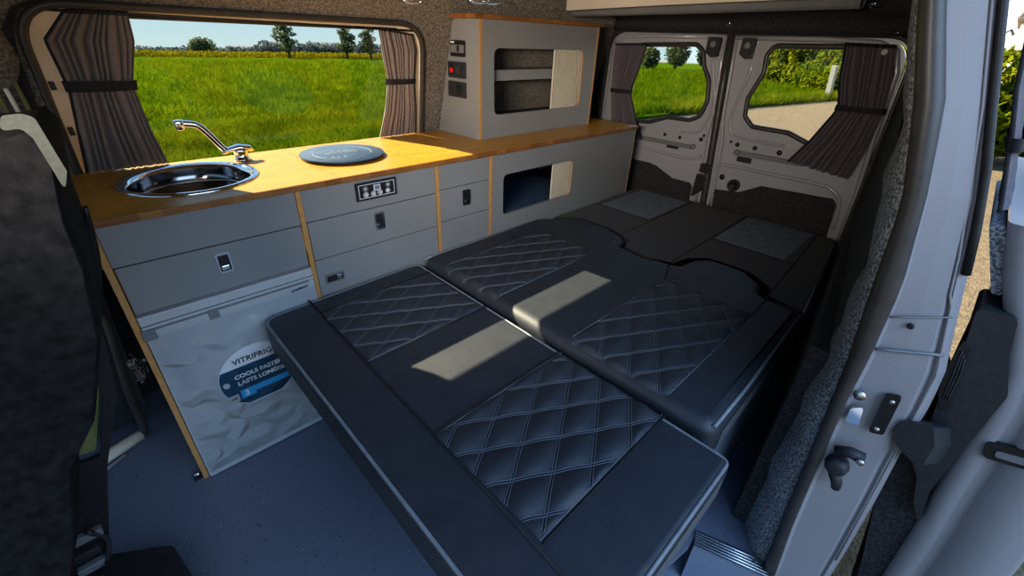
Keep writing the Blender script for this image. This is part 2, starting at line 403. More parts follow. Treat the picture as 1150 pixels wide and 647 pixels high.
# left wall (window side)
win = rpoly([(.022, .62), (1.030, .62), (.985, 1.086), (.036, 1.086)], [.05, .05, .10, .09], 10)
cab = rpoly([(-.66, .86), (-.16, .86), (-.165, 1.06), (-.49, 1.06)], .05)
bm = BM()
prism(bm, [(-1.2, .45), (2.09, .45), (2.09, 1.30), (-1.2, 1.30)], [win, cab], (0, WALLN(0), 0), (1, 0, 0), UW, (0, .006, 0))
wl = struct('wall_left', bm, 'felt')
bm = BM(); prism(bm, [(-1.2, -.14), (2.09, -.14), (2.09, .4492), (-1.2, .4492)], [], (0, .472, 0), (1, 0, 0), (0, 0, 1), (0, .008, 0))
struct('wall_left_lower', bm, 'darkfelt')
bm = BM()
tube(bm, [wallpt(x, z, -.004) for x, z in win], .0085, 8, True)
struct('trim_2', bm, 'rubber')
# ribbed band beside the seal, at the cab end of the window
bm = BM()
rib = [(-.020, .80), (-.012, .86), (-.004, .92), (.0, .99), (.012, 1.04), (.036, 1.075), (.075, 1.092), (.13, 1.097)]
strips(bm, [[wallpt(x, z, -.004) for x, z in smoothpath([(a, b, 0) for a, b in rib])[0:0] or rib], [wallpt(x + .016 * k, z - .010 * (1 - k), -.007) for (x, z), k in zip(rib, (1, 1, 1, 1, .9, .6, .3, 0))]])
struct('trim_3', bm, 'ribbed')
# recessed painted frame of the side window and its glass
ring_o = [(x, z) for x, z in win]
cx0, cz0 = .52, .86
ring_i = [(cx0 + (x - cx0) * (.86 if x < cx0 else .915), min(z, 1.069) if z > cz0 else z + .05) for x, z in win]
bm = BM()
A = [wallpt(x, z, .004) for x, z in ring_o] ; A.append(A[0])
B = [wallpt(x, z, .046) for x, z in ring_o]; B.append(B[0])
D = [wallpt(x, z, .050) for x, z in ring_i]; D.append(D[0])
strips(bm, [A, B, D])
w1 = struct('window_1', bm, 'cream')
bm = BM(); prism(bm, [(cx0 + (x - cx0) * 1.0, z) for x, z in ring_o], [], (0, WALLN(0) + .056, 0), (1, 0, 0), UW, (0, .004, 0))
obj('glass', bm, 'glass', w1)
bm = BM(); tube(bm, [wallpt(x, z, .050) for x, z in ring_i], .005, 6, True); obj('glass_seal', bm, 'rubber', w1)
bm = BM(); tube(bm, [(.06, .318, 1.0745), (.98, .318, 1.0665)], .0035, 6); obj('curtain_rail', bm, 'blk', w1)
for x, z in ((.048, .93), (.046, .83)):
    bm = BM(); box(bm, x - .006, WALLN(z) + .004, z - .008, x + .004, WALLN(z) + .030, z + .008, .001); obj('clip_hole', bm, 'blk', w1)
# cab window glass with slim bars (seen past the seat)
bm = BM(); prism(bm, cab, [], (0, WALLN(0) + .02, 0), (1, 0, 0), UW, (0, .004, 0)); w2 = struct('window_2', bm, 'glass')
for x, m_ in ((-.004, 'olive'), (-.022, 'cream'), (-.038, 'olive')):
    bm = BM(); tube(bm, [wallpt(x, .84, -.010), wallpt(x - .004, .945, -.010)], .0045, 6); obj('door_strip', bm, m_, w2)

# ceiling
bm = BM(); prism(bm, [(-1.2, .32), (2.09, .32), (2.09, -1.02), (-1.2, -1.02)], [], (0, 0, 1.205), (1, 0, 0), (0, 1, 0), (0, 0, .02))
struct('ceiling', bm, 'felt')
# rounded felt header above the side window
bm = BM()
prof = [(.300, 1.092), (.285, 1.105), (.262, 1.125), (.245, 1.15), (.24, 1.204), (.30, 1.204)]
strips(bm, [[V(x, y, z) for y, z in prof] for x in (-.6, .4, 1.3, 2.07)])
struct('trim_4', bm, 'felt')

# rear wall with the door opening, and the header over it
open_ = rpoly([(-.90, .02), (.315, .02), (.315, 1.108), (-.862, 1.108)], [.02, .02, .10, .09], 8)
bm = BM(); prism(bm, [(-1.05, -.14), (.44, -.14), (.44, 1.225), (-.885, 1.225), (-.90, 1.05), (-1.05, .8)], [open_], (2.066, 0, 0), (0, 1, 0), (0, 0, 1), (.012, 0, 0))
struct('wall_rear', bm, 'darkfelt')
bm = BM()
strips(bm, [[V(x, y, z) for y in (.30, -.2, -.95)] for x, z in ((2.064, 1.106), (2.03, 1.112), (2.01, 1.13), (2.0, 1.150), (1.94, 1.157), (1.88, 1.168), (1.86, 1.204))])
struct('trim_5', bm, 'darkfelt')

# rear doors
def yg(z): return -.262 - .09 * (1.1 - z)
def reardoor(name, outer, hole, label_bits):
    bm = BM(); prism(bm, outer, [hole], (2.082, 0, 0), (0, 1, 0), (0, 0, 1), (.016, 0, 0))
    d = struct(name, bm, 'white')
    bm = BM(); prism(bm, hole, [], (2.092, 0, 0), (0, 1, 0), (0, 0, 1), (.003, 0, 0)); obj('glass', bm, 'glass', d)
    bm = BM(); tube(bm, [(2.080, y, z) for y, z in hole], .0095, 8, True); obj('glass_seal', bm, 'rubber', d)
    # pressed step in the metal round the window and along the waist
    return d
holeL = rpoly([(.16, 1.052), (-.125, 1.063), (-.160, 1.04), (-.178, .985), (-.215, .93), (-.228, .85), (-.212, .785), (-.165, .764), (-.06, .763), (.032, .728), (.16, .722)], [.03, .03, .04, .03, .03, .04, .04, .03, .04, .03, .02])
d1 = reardoor('door_1', rpoly([(yg(1.1) + .010, 1.100), (.310, 1.100), (.310, .03), (yg(.03) + .010, .03)], [.03, .10, .02, .02], 8), holeL, 0)
holeR = rpoly([(-.437, 1.068), (-.80, 1.076), (-.835, 1.0), (-.835, .80), (-.79, .735), (-.665, .742), (-.58, .772), (-.44, .775), (-.400, .81), (-.392, .88), (-.425, .975), (-.417, 1.037)], [.03, .05, .05, .05, .04, .04, .03, .03, .03, .04, .03, .03])
d2 = reardoor('door_2', rpoly([(yg(1.1) - .012, 1.102), (-.845, 1.098), (-.872, .60), (-.895, .03), (yg(.03) - .012, .03)], [.03, .09, .3, .02, .02], 8), holeR, 0)
# door rims: raised edges
bm = BM(); tube(bm, [(2.078, .300, .40), (2.078, .302, .8), (2.078, .300, .98), (2.078, .285, 1.05), (2.078, .24, 1.082), (2.078, .1, 1.090), (2.078, yg(1.09) + .02, 1.092)], .008, 8); obj('door_rim', bm, 'white', d1)
bm = BM(); tube(bm, [(2.078, yg(1.09) - .02, 1.092), (2.078, -.6, 1.094), (2.078, -.76, 1.088), (2.078, -.815, 1.065), (2.078, -.838, 1.0), (2.078, -.852, .79), (2.078, -.872, .6), (2.078, -.880, .40)], .009, 8); obj('door_rim', bm, 'white', d2)
for d, off in ((d1, .022), (d2, -.024)):
    bm = BM(); tube(bm, [(2.078, yg(z) + off * (1 + .6 * (z < .75)), z) for z in (1.08, 1.0, .9, .8, .7, .6, .5, .40)], .007, 8); obj('door_lip', bm, 'white', d)
# waist pressings
def press(d, pts, r=.006):
    bm = BM(); tube(bm, smoothpath([(2.0805, y, z) for y, z in pts], 4), r, 6); obj('pressed_edge', bm, 'white', d)
press(d1, [(-.262, .62), (-.20, .60), (-.05, .603), (.10, .615)], .008)
press(d1, [(-.236, 1.04), (-.215, 1.0), (-.232, .94), (-.256, .86), (-.25, .78), (-.22, .72), (-.14, .71)])
press(d2, [(-.35, 1.03), (-.372, .99), (-.36, .9), (-.345, .80), (-.37, .735), (-.44, .722), (-.58, .722)])
press(d2, [(-.345, .60), (-.42, .606), (-.55, .605), (-.74, .605), (-.80, .59), (-.832, .55), (-.845, .45)], .008)
# carpet panels at the foot
bm = BM(); prism(bm, rpoly([(.29, .54), (-.014, .542), (-.05, .535), (-.147, .494), (-.237, .493), (-.254, .475), (-.254, .2), (.29, .2)], .012), [], (2.076, 0, 0), (0, 1, 0), (0, 0, 1), (.005, 0, 0)); cL = obj('carpet_panel', bm, 'darkfelt', d1)
bm = BM(); prism(bm, rpoly([(-.352, .49), (-.464, .503), (-.544, .55), (-.81, .562), (-.826, .54), (-.845, .3), (-.845, .2), (-.352, .2)], .012), [], (2.076, 0, 0), (0, 1, 0), (0, 0, 1), (.005, 0, 0)); cR = obj('carpet_panel', bm, 'darkfelt', d2)
for c, pts in ((cL, [(-.24, .48), (-.02, .528)]), (cR, [(-.365, .475), (-.55, .538), (-.80, .545)])):
    for y, z in pts:
        bm = BM(); lathe(bm, [(.006, 0), (.006, .003), (.002, .004)], (2.076, y, z), 'x', 10); obj('stud', bm, 'blk', c)
def disc(d, y, z, r, x=2.0815, name='access_hole'):
    bm = BM(); lathe(bm, [(r, 0), (r, .0015), (0, .002)], (x, y, z), 'x', 14); obj(name, bm, 'blk', d)
for y, z, r in ((-.063, .685, .008), (-.14, .684, .008), (-.241, .691, .009), (-.25, .709, .006)): disc(d1, y, z, r)
for y, z, r in ((-.373, .703, .006), (-.402, .696, .009), (-.475, .694, .009), (-.571, .693, .010), (-.376, .551, .012)): disc(d2, y, z, r)
bm = BM(); lathe(bm, [(.026, 0), (.026, .012), (.018, .016), (.016, .008), (0, .008)], (2.081, -.436, .528), 'x', 20); obj('round_plug', bm, 'blk', d2)
for d, a, b in ((d1, (.10, .653), (-.215, .657)), (d2, (-.412, .667), (-.66, .664))):
    bm = BM(); box(bm, 2.070, min(a[0], b[0]), a[1] - .010, 2.080, max(a[0], b[0]), a[1] + .008, .003); s_ = obj('door_stay', bm, 'grey', d)
    bm = BM(); e_ = b if d is d1 else a; lathe(bm, [(.012, 0), (.012, .004), (.005, .006)], (2.070, e_[0], e_[1]), 'x', 14); obj('stay_pivot', bm, 'grey', s_)
    bm = BM(); yy = -.115 if d is d1 else -.447; box(bm, 2.074, yy - .030, .630, 2.0815, yy + .030, .652, .004); obj('stay_slot', bm, 'blk', d)
for d, y0, y1 in ((d1, -.232, -.178), (d2, -.368, -.318)):
    bm = BM(); prism(bm, rpoly([(y0, 1.092), (y1, 1.092), (y1, 1.035), ((y0 + y1) / 2, 1.018), (y0, 1.022)], .006), [], (2.060, 0, 0), (0, 1, 0), (0, 0, 1), (.022, 0, 0)); lt = obj('top_latch', bm, 'blk', d)
    bm = BM(); lathe(bm, [(.013, 0), (.013, .005), (.006, .007)], (2.060, (y0 + y1) / 2, 1.066), 'x', 14); obj('latch_knob', bm, 'grey', lt)
bm = BM(); box(bm, 2.055, -.316, .556, 2.081, -.276, .594, .004); dl = obj('door_latch', bm, 'blk', d1)
bm = BM(); box(bm, 2.050, -.318, .545, 2.058, -.285, .551, .001); obj('striker', bm, 'chrome', dl)
bm = BM(); prism(bm, rpoly([(-.266, .545), (-.312, .545), (-.312, .48), (-.262, .43)], .008), [], (2.066, 0, 0), (0, 1, 0), (0, 0, 1), (.016, 0, 0)); obj('latch_guard', bm, 'blk', d1)
# black weather strip in the gap
bm = BM(); tube(bm, [(2.080, yg(z), z) for z in (1.102, .9, .7, .5, .3, .05)], .0155, 10); struct('trim_6', bm, 'rubber')
# white jamb strip round the opening
bm = BM(); tube(bm, [(2.071, y, z) for y, z in open_], .006, 6, True); struct('trim_7', bm, 'rubber')
# outer skin behind the doors to keep daylight out of the gaps
bm = BM(); prism(bm, [(-1.15, -.14), (.47, -.14), (.47, 1.225), (-.885, 1.225), (-.90, 1.05), (-1.05, .8), (-1.15, .6)], [rpoly([(-.87, .05), (.295, .05), (.295, 1.09), (-.85, 1.09)], .06)], (2.1005, 0, 0), (0, 1, 0), (0, 0, 1), (.006, 0, 0))
struct('trim_8', bm, 'white')

# right side: inner lining wall, rolled felt pillar, rubber seal, white door jamb
zs = [1.20, 1.128, .987, .842, .678, .515, .398, .224, .05, -.02]
feltL = [(-.936, 1.21), (-.959, 1.128), (-1.001, .987), (-1.027, .842), (-1.051, .678), (-1.050, .515), (-1.042, .398), (-1.040, .224), (-1.046, -.005)]
feltR = [(-.960, 1.21), (-.981, 1.121), (-1.025, .996), (-1.061, .871), (-1.076, .726), (-1.092, .589), (-1.108, .369), (-1.117, .236), (-1.134, 0)]
sealR = [(-.985, 1.21), (-1.010, 1.119), (-1.057, 1.001), (-1.086, .881), (-1.110, .748), (-1.118, .617), (-1.120, .517), (-1.129, .382), (-1.144, .17), (-1.162, 0)]
jambR = [(-1.02, 1.22), (-1.055, 1.122), (-1.096, 1.002), (-1.137, .885), (-1.169, .755), (-1.198, .638), (-1.209, .595), (-1.216, .521), (-1.219, .422), (-1.229, .294), (-1.239, .111), (-1.243, 0)]
def atz(tab, z):
    t = sorted(tab, key=lambda p: p[1])
    return lerpk([(b, a) for a, b in t], max(t[0][1], min(t[-1][1], z)))
ZZ = [0 + 1.205 * i / 30 for i in range(31)]
jit = lambda z: .004 * math.sin(z * 31) + .003 * math.sin(z * 57 + 1)
bm = BM()
rows = []
for t in [i / 8 for i in range(9)]:
    rows.append([V(1.0 - .115 * t - .030 * math.sin(t * PI), atz(feltL, z) + (atz(feltR, z) - atz(feltL, z)) * t + jit(z) * (1 - t), z) for z in ZZ])
strips(bm, rows + [[V(1.02, atz(feltR, z) - .01, z) for z in ZZ]], close=True)
struct('trim_9', bm, 'greyfelt')
bm = BM()
P0 = [V(.878, atz(sealR, z) * .5 + atz(feltR, z) * .5 + .001, z) for z in ZZ]
tube(bm, P0, [max(.008, (atz(feltR, z) - atz(sealR, z)) * .5 - .0005) for z in ZZ], 12)
struct('trim_10', bm, 'rubber')
bm = BM()
prism(bm, [(.955, -1.030), (2.075, -.895), (2.075, -.915), (.955, -1.062)], [], (0, 0, -.14), (1, 0, 0), (0, 1, 0), (0, 0, .69))
struct('wall_right_lower', bm, 'darkfelt')
bm = BM(); strips(bm, [[V(.99, atz(feltL, z) - .004, z) for z in ZZ[13:]], [V(1.5, -.98 + .10 * max(0, z - .7), z) for z in ZZ[13:]], [V(2.07, -.885 + .06 * max(0, z - .7), z) for z in ZZ[13:]]])
struct('wall_right', bm, 'darkfelt')
bm = BM()
rows = []
for t, dx in ((0, 0), (.06, .0), (.12, .006), (.5, .002), (.82, 0), (.88, .006), (.93, 0), (1.0, .004)):
    rows.append([V(.888 + .042 * t + dx, atz(sealR, z) + .008 * (1 - t) + (atz(jambR, z) - atz(sealR, z)) * t, z) for z in [-.16] + ZZ])
rows.append([V(.955, atz(jambR, z) - .006, z) for z in [-.16] + ZZ])
rows.append([V(2.10, atz(jambR, z) + .03 + .45 * max(0, z - .85), z) for z in [-.16] + ZZ])
strips(bm, rows, smooth=False)
wj = struct('wall_right_outer', bm, 'whitedim', None)
def jp(t, z, dx=0): return V(.888 + .042 * t + dx, atz(sealR, z) + (atz(jambR, z) - atz(sealR, z)) * t, z)
for z0, z1 in ((.690, .705), (.628, .640)):
    bm = BM(); tube(bm, [jp(t, z0 + (z1 - z0) * t, -.0005) for t in (0, .25, .5, .75, 1)], .0016 if z0 > .65 else .0028, 6); obj('panel_seam', bm, 'grey', wj)
bm = BM(); tube(bm, [jp(.86, z, .001) for z in (1.2, 1.0, .8, .74)] + [jp(.93, .72, .001), jp(.95, .6, .001), jp(.97, .4, .001), jp(.96, .1, .001)], .002, 6); obj('pressed_edge', bm, 'whitedim', wj)
bm = BM(); tube(bm, [jp(1.0, z, -.001) + V(0, -.004, 0) for z in (1.2, 1.12, 1.0, .92, .84, .775)], .0055, 8); obj('edge_seal', bm, 'blk', wj)
bm = BM(); lathe(bm, [(.005, 0), (.005, .003), (.003, .004)], jp(.38, .680), 'x', 12); obj('hole_plug', bm, 'blk', wj)
# striker plate, chrome catch and lower latch on the jamb
bm = BM(); prism(bm, rpoly([(-1.160, .548), (-1.180, .556), (-1.186, .47), (-1.166, .462)], .006), [], (.898, 0, 0), (0, 1, 0), (0, 0, 1), (.008, 0, 0)); pl = obj('striker_plate', bm, 'blk', wj)
for y, z in ((-1.172, .54), (-1.174, .476)):
    bm = BM(); lathe(bm, [(.005, 0), (.004, .002), (0, .002)], (.898, y, z), 'x', 8); obj('bolt', bm, 'steel', pl)
bm = BM(); prism(bm, rpoly([(-1.128, .50), (-1.143, .515), (-1.150, .475), (-1.130, .470)], .004), [], (.885, 0, 0), (0, 1, 0), (0, 0, 1), (.010, 0, 0)); ct = obj('chrome_catch', bm, 'chrome', wj)
bm = BM(); lathe(bm, [(.010, 0), (.009, .004), (0, .005)], (.888, -1.130, .533), 'x', 14); obj('catch_button', bm, 'steel', ct)
bm = BM(); tube(bm, [(.880, -1.140, .405), (.878, -1.160, .418), (.882, -1.178, .415)], [.010, .011, .012], 10); lk = obj('lower_latch', bm, 'blkrough', wj)
bm = BM(); lathe(bm, [(.007, 0), (.006, .003), (0, .003)], (.868, -1.177, .416), 'x', 10); obj('latch_bolt', bm, 'steel', lk)
bm = BM(); lathe(bm, [(.017, -.012), (.020, 0), (.017, .014), (.012, .018), (0, .018)], (.882, -1.152, .375), 'x', 16); obj('latch_hub', bm, 'blkrough', lk)
bm = BM(); tube(bm, [(.880, -1.150, .362), (.878, -1.164, .340), (.882, -1.168, .322)], [.010, .010, .008], 8); obj('latch_hook', bm, 'blkrough', lk)
# aluminium nosing on the floor step
bm = BM(); o1, o2 = V(.842, -.985, 0), V(.895, -1.140, 0); dv = (o2 - o1); nv = V(-.040, -.0135, 0)
prism(bm, [(0, 0), (1, 0), (1, 1), (0, 1)], [], o1 + V(0, 0, .0005), dv, nv, (0, 0, .005))
ns = struct('trim_11', bm, 'alu')
for k in range(5):
    bm = BM(); tube(bm, [o1 + nv * (.14 + .18 * k) + V(0, 0, .0055), o2 + nv * (.14 + .18 * k) + V(0, 0, .0055)], .0018, 6); obj('nosing_rib', bm, 'alu', ns)
bm = BM(); lathe(bm, [(.003, 0), (.0025, .0015), (0, .0015)], o1 + dv * .8 + nv * .4 + V(0, 0, .0052), 'z', 10); obj('screw', bm, 'blk', ns)
bm = BM(); prism(bm, [(0, 0), (1, 0), (1, 1), (0, 1)], [], o1 + nv + V(0, 0, -.001), dv, (0, 0, -.139), nv * -.1); struct('trim_12', bm, 'sidegrey')

# overhead board and roof ridge
bm = BM(); prism(bm, [(.21, 1.159), (-.22, 1.172), (-.80, 1.183), (-.80, 1.204), (.21, 1.204)], [], (1.60, 0, 0), (0, 1, 0), (0, 0, 1), (.012, 0, 0))
struct('trim_13', bm, 'beige')
bm = BM(); strips(bm, [[V(x, y, z + .018 * ((.2 - y) / .9)) for y in (.24, -.2, -.75)] for x, z in ((1.66, 1.19), (1.67, 1.150), (1.69, 1.142), (1.72, 1.146), (1.74, 1.19))])
struct('trim_14', bm, 'grey')

# sliding door standing open along the outside
def sdy(z): return lerpk([(-.25, -1.345), (.08, -1.322), (.24, -1.312), (.342, -1.300), (.5, -1.288), (.584, -1.280), (.65, -1.262), (.76, -1.212), (.85, -1.180), (1.0, -1.110), (1.13, -1.058), (1.3, -.99)], z)
SZ = [-.22 + i * .06 for i in range(20)]
bm = BM()
zl = [z for z in SZ if z < .73] + [.76, .80, .832, .845]
ff = lambda off, x: [V(x, sdy(z) + off, z) for z in zl]
strips(bm, [ff(0, 1.75), ff(0, 1.012), ff(-.006, 1.0), ff(-.030, .994), ff(-.036, 1.004), ff(-.052, 1.004), ff(-.058, .994), ff(-.13, .998), ff(-.145, 1.03), ff(-.145, 1.75)])
d3 = struct('door_3', bm, 'whitedim')
top = [z for z in SZ if z >= .73]
bm = BM(); strips(bm, [[V(x, sdy(z) - .060, z) for z in top] for x in (1.22, 1.70)]); obj('glass', bm, 'glass', d3)
bm = BM()
prism(bm, rpoly([(-1.205, .712), (-1.252, .712), (-1.268, .651), (-1.295, .584), (-1.294, .342), (-1.312, .25), (-1.285, .30), (-1.268, .358), (-1.240, .40), (-1.207, .405), (-1.200, .43), (-1.212, .463), (-1.240, .468), (-1.229, .54), (-1.217, .65)], [.01, .012, .02, .02, .02, .01, .01, .02, .02, .012, .012, .012, .01, .02, .01]), [], (.985, 0, 0), (0, 1, 0), (0, 0, 1), (.10, 0, 0))
bmesh.ops.bevel(bm, geom=[e for e in bm.edges if len(e.link_faces) == 2 and e.calc_face_angle(0) > 1.2], offset=.004, segments=2, affect='EDGES')
hd = obj('grab_handle', bm, 'blkrough', d3)
bm = BM(); prism(bm, rpoly([(-1.195, .474), (-1.199, .506), (-1.215, .513), (-1.236, .516), (-1.250, .483), (-1.253, .433), (-1.236, .436), (-1.209, .451)], [.012, .012, .01, .008, .01, .01, .01, .012]), [], (.915, 0, 0), (0, 1, 0), (0, 0, 1), (.075, -.03, -.03))
bmesh.ops.bevel(bm, geom=[e for e in bm.edges if len(e.link_faces) == 2 and e.calc_face_angle(0) > 1.0], offset=.006, segments=3, affect='EDGES'); obj('pull_handle', bm, 'blkrough', hd)
bm = BM(); prism(bm, rpoly([(-1.213, .654), (-1.226, .643), (-1.239, .579), (-1.248, .52), (-1.240, .511), (-1.225, .543), (-1.215, .592)], .006), [], (.9825, 0, 0), (0, 1, 0), (0, 0, 1), (.004, 0, 0)); obj('handle_recess', bm, 'blk', hd)
for k in range(3):
    bm = BM(); tube(bm, smoothpath([(.981, -1.219 - .004 * k, .635 - .006 * k), (.980, -1.226 - .004 * k, .59), (.981, -1.233 - .003 * k, .54)], 4), .0016, 6); obj('recess_rib', bm, 'blkrough', hd)
bm = BM(); prism(bm, rpoly([(-1.222, .46), (-1.212, .40), (-1.246, .225), (-1.292, .02), (-1.31, -.15), (-1.34, -.15), (-1.330, .078), (-1.316, .244), (-1.29, .34)], .01), [], (1.012, 0, 0), (0, 1, 0), (0, 0, 1), (.5, 0, 0)); obj('carpet_panel', bm, 'darkfelt', d3)
bm = BM(); prism(bm, rpoly([(-1.165, .835), (-1.212, .73), (-1.225, .73), (-1.185, .835)], .006), [], (1.014, 0, 0), (0, 1, 0), (0, 0, 1), (.4, 0, 0)); obj('upper_carpet', bm, 'greyfelt', d3)
bm = BM(); prism(bm, rpoly([(-1.311, .489), (-1.365, .503), (-1.372, .470), (-1.317, .455)], .012), [], (.990, 0, 0), (0, 1, 0), (0, 0, 1), (.010, 0, 0)); ll = obj('latch_slot', bm, 'blk', d3)
bm = BM(); prism(bm, rpoly([(-1.326, .480), (-1.360, .489), (-1.364, .476), (-1.329, .468)], .004), [], (.988, 0, 0), (0, 1, 0), (0, 0, 1), (.003, 0, 0)); obj('latch_pawl', bm, 'grey', ll)
bm = BM(); strips(bm, [[V(1.75, sdy(.845) - .002, .845), V(1.012, sdy(.845) - .002, .845), V(.998, sdy(.845) - .012, .843)], [V(1.75, sdy(.845) - .05, .838), V(1.01, sdy(.845) - .05, .838), V(.990, sdy(.845) - .05, .832)], [V(1.75, sdy(.845) - .146, .80), V(1.03, sdy(.845) - .146, .80), V(.998, sdy(.845) - .146, .80)]]); obj('door_shoulder', bm, 'whitedim', d3)

# ================================================================== KITCHEN
ZC, ZB = .7316, .717
X0, X1, X2, X3, XE = 0, .384, .7963, 1.0174, 1.92
PW = .0117
BK = .380
def ybk(z): return BK

# worktop with the sink cut-out
circ = lambda cx, cy, r, n=40: [(cx + r * math.cos(2 * PI * i / n), cy + r * math.sin(2 * PI * i / n)) for i in range(n)]
SK = (.218, .200); SR = .147
wt = thing('worktop', 'long bamboo kitchen worktop running under the side window', 'worktop', (.95, .2, ZB))
bm = BM(); prism(bm, [(-.003, -.004), (XE, -.004), (XE, .392), (-.003, .392)], [circ(*SK, .132)], (0, 0, ZB), (1, 0, 0), (0, 1, 0), (0, 0, ZC - ZB))
obj('board', bm, 'bamtop', wt)
bm = BM(); box(bm, -.003, -.0085, ZB, XE, -.0042, ZC, .0012); obj('front_edge', bm, 'bamedge', wt)

def post(parent, x, z0=0.0, name='side_panel'):
    bm = BM(); box(bm, x, -.002, z0, x + PW, BK, ZB - .0005); return obj(name, bm, 'ply', parent)
def front(parent, x0, x1, z0, z1, name='front_panel', y=0.0):
    bm = BM(); box(bm, x0 + .0008, y, z0, x1 - .0008, y + .012, z1, .0008, 1); return obj(name, bm, 'lam', parent)
def latch(parent, x0, x1, z0, z1, frame='chrome', horiz=False):
    bm = BM(); prism(bm, rpoly([(x0, z0), (x1, z0), (x1, z1), (x0, z1)], .004), [rpoly([(x0 + .004, z0 + .005), (x1 - .004, z0 + .005), (x1 - .004, z1 - .005), (x0 + .004, z1 - .005)], .002)], (0, -.004, 0), (1, 0, 0), (0, 0, 1), (0, .0039, 0))
    h = obj('handle', bm, frame, parent); h['label'] = 'chrome recessed push latch' if frame == 'chrome' else 'black framed recessed latch'
    bm = BM(); box(bm, x0 + .003, -.0015, z0 + .004, x1 - .003, -.0003, z1 - .004); obj('recess', bm, 'blk', h)
    bm = BM()
    if horiz: box(bm, x0 + (x1 - x0) * .60, -.0042, z0 + .007, x1 - .007, -.0016, z1 - .008, .0012)
    else: box(bm, x0 + .007, -.0042, z0 + .007, x1 - .007, -.0016, z0 + (z1 - z0) * .36, .0012)
    obj('lever', bm, 'chrome', h)

# sink unit
u1 = thing('kitchen_cabinet', 'grey cabinet with one drawer under the round sink, above the fridge', 'cabinet', (.2, .19, 0), 'kitchen cabinets')
post(u1, X0); post(u1, X1)
front(u1, X0 + PW, X1, .6295, ZB - .0008)
d = front(u1, X0 + PW + .002, X1 - .002, .5175, .627, 'drawer'); latch(d, .184, .214, .560, .609)
bm = BM(); box(bm, X0 + PW, .016, .50, X1, BK, .510); obj('shelf', bm, 'ply', u1)
bm = BM(); tube(bm, [(-.016, .012, .012), (-.004, .010, .018)], .006, 6); obj('floor_bracket', bm, 'alu', u1)
bm = BM(); box(bm, -.020, .004, .0, -.0005, .020, .010, .001); obj('floor_bracket', bm, 'blk', u1)
# hob unit
u2 = thing('kitchen_cabinet', 'grey drawer cabinet under the round board, with the black control panel', 'cabinet', (.6, .19, 0), 'kitchen cabinets')
post(u2, X2)
front(u2, X1 + PW, X2, .6325, ZB - .0008)
d = front(u2, X1 + PW + .002, X2 - .001, .5245, .6300, 'drawer'); latch(d, .581, .611, .565, .617)
d = front(u2, X1 + PW + .0015, X2 - .001, .02, .5225, 'door'); latch(d, .415, .470, .446, .475, 'grey', True)
cpn = None
bm = BM(); box(bm, .536, -.005, .658, .659, -.0003, .708, .0015); cpn = obj('control_panel', bm, 'blk', u2)
bm = BM(); prism(bm, [(.544, .664), (.652, .664), (.652, .702), (.544, .702)], [[(.546, .666), (.650, .666), (.650, .700), (.546, .700)]], (0, -.0058, 0), (1, 0, 0), (0, 0, 1), (0, .0008, 0)); obj('silver_border', bm, 'pale', cpn)
bm = BM(); box(bm, .588, -.0062, .680, .609, -.005, .697, .0006); sc = obj('display', bm, 'pale', cpn)
bm = BM(); box(bm, .592, -.0066, .684, .605, -.0063, .694); 
obj('readout', bm, 'grey', sc)
for x, z, kind in ((.564, .690, 0), (.564, .674, 1), (.586, .673, 1), (.606, .674, 1), (.632, .691, 0), (.631, .674, 2)):
    bm = BM()
    if kind == 2: lathe(bm, [(.0075, 0), (.0065, .0018), (0, .002)], (x, -.005, z), 'y', 18)
    else: lathe(bm, [(.0078, 0), (.0078, .0012), (.0062, .0012), (.0060, .0004), (0, .0004)], (x, -.005, z), 'y', 18)
    b_ = obj('button', bm, 'fridgetrim' if kind else 'grey', cpn)
    bm = BM()
    if kind == 0: prism(bm, [(x - .0022, z - .0022), (x + .0028, z), (x - .0022, z + .0028)], [], (0, -.0062, 0), (1, 0, 0), (0, 0, 1), (0, .0008, 0))
    else: lathe(bm, [(.0025, 0), (.0025, .0008), (0, .0008)], (x, -.0055 - .0012 * (kind == 2), z), 'y', 10)
    obj('symbol', bm, 'paper', b_)
# narrow unit
u3 = thing('kitchen_cabinet', 'narrow grey cabinet with one small black latched drawer', 'cabinet', (.91, .19, 0), 'kitchen cabinets')
post(u3, X3)
front(u3, X2 + PW, X3, .6385, ZB - .0008)
d = front(u3, X2 + PW + .001, X3 - .001, .5325, .6365, 'drawer'); latch(d, .900, .930, .570, .621, 'blk')
front(u3, X2 + PW, X3, .02, .5305)
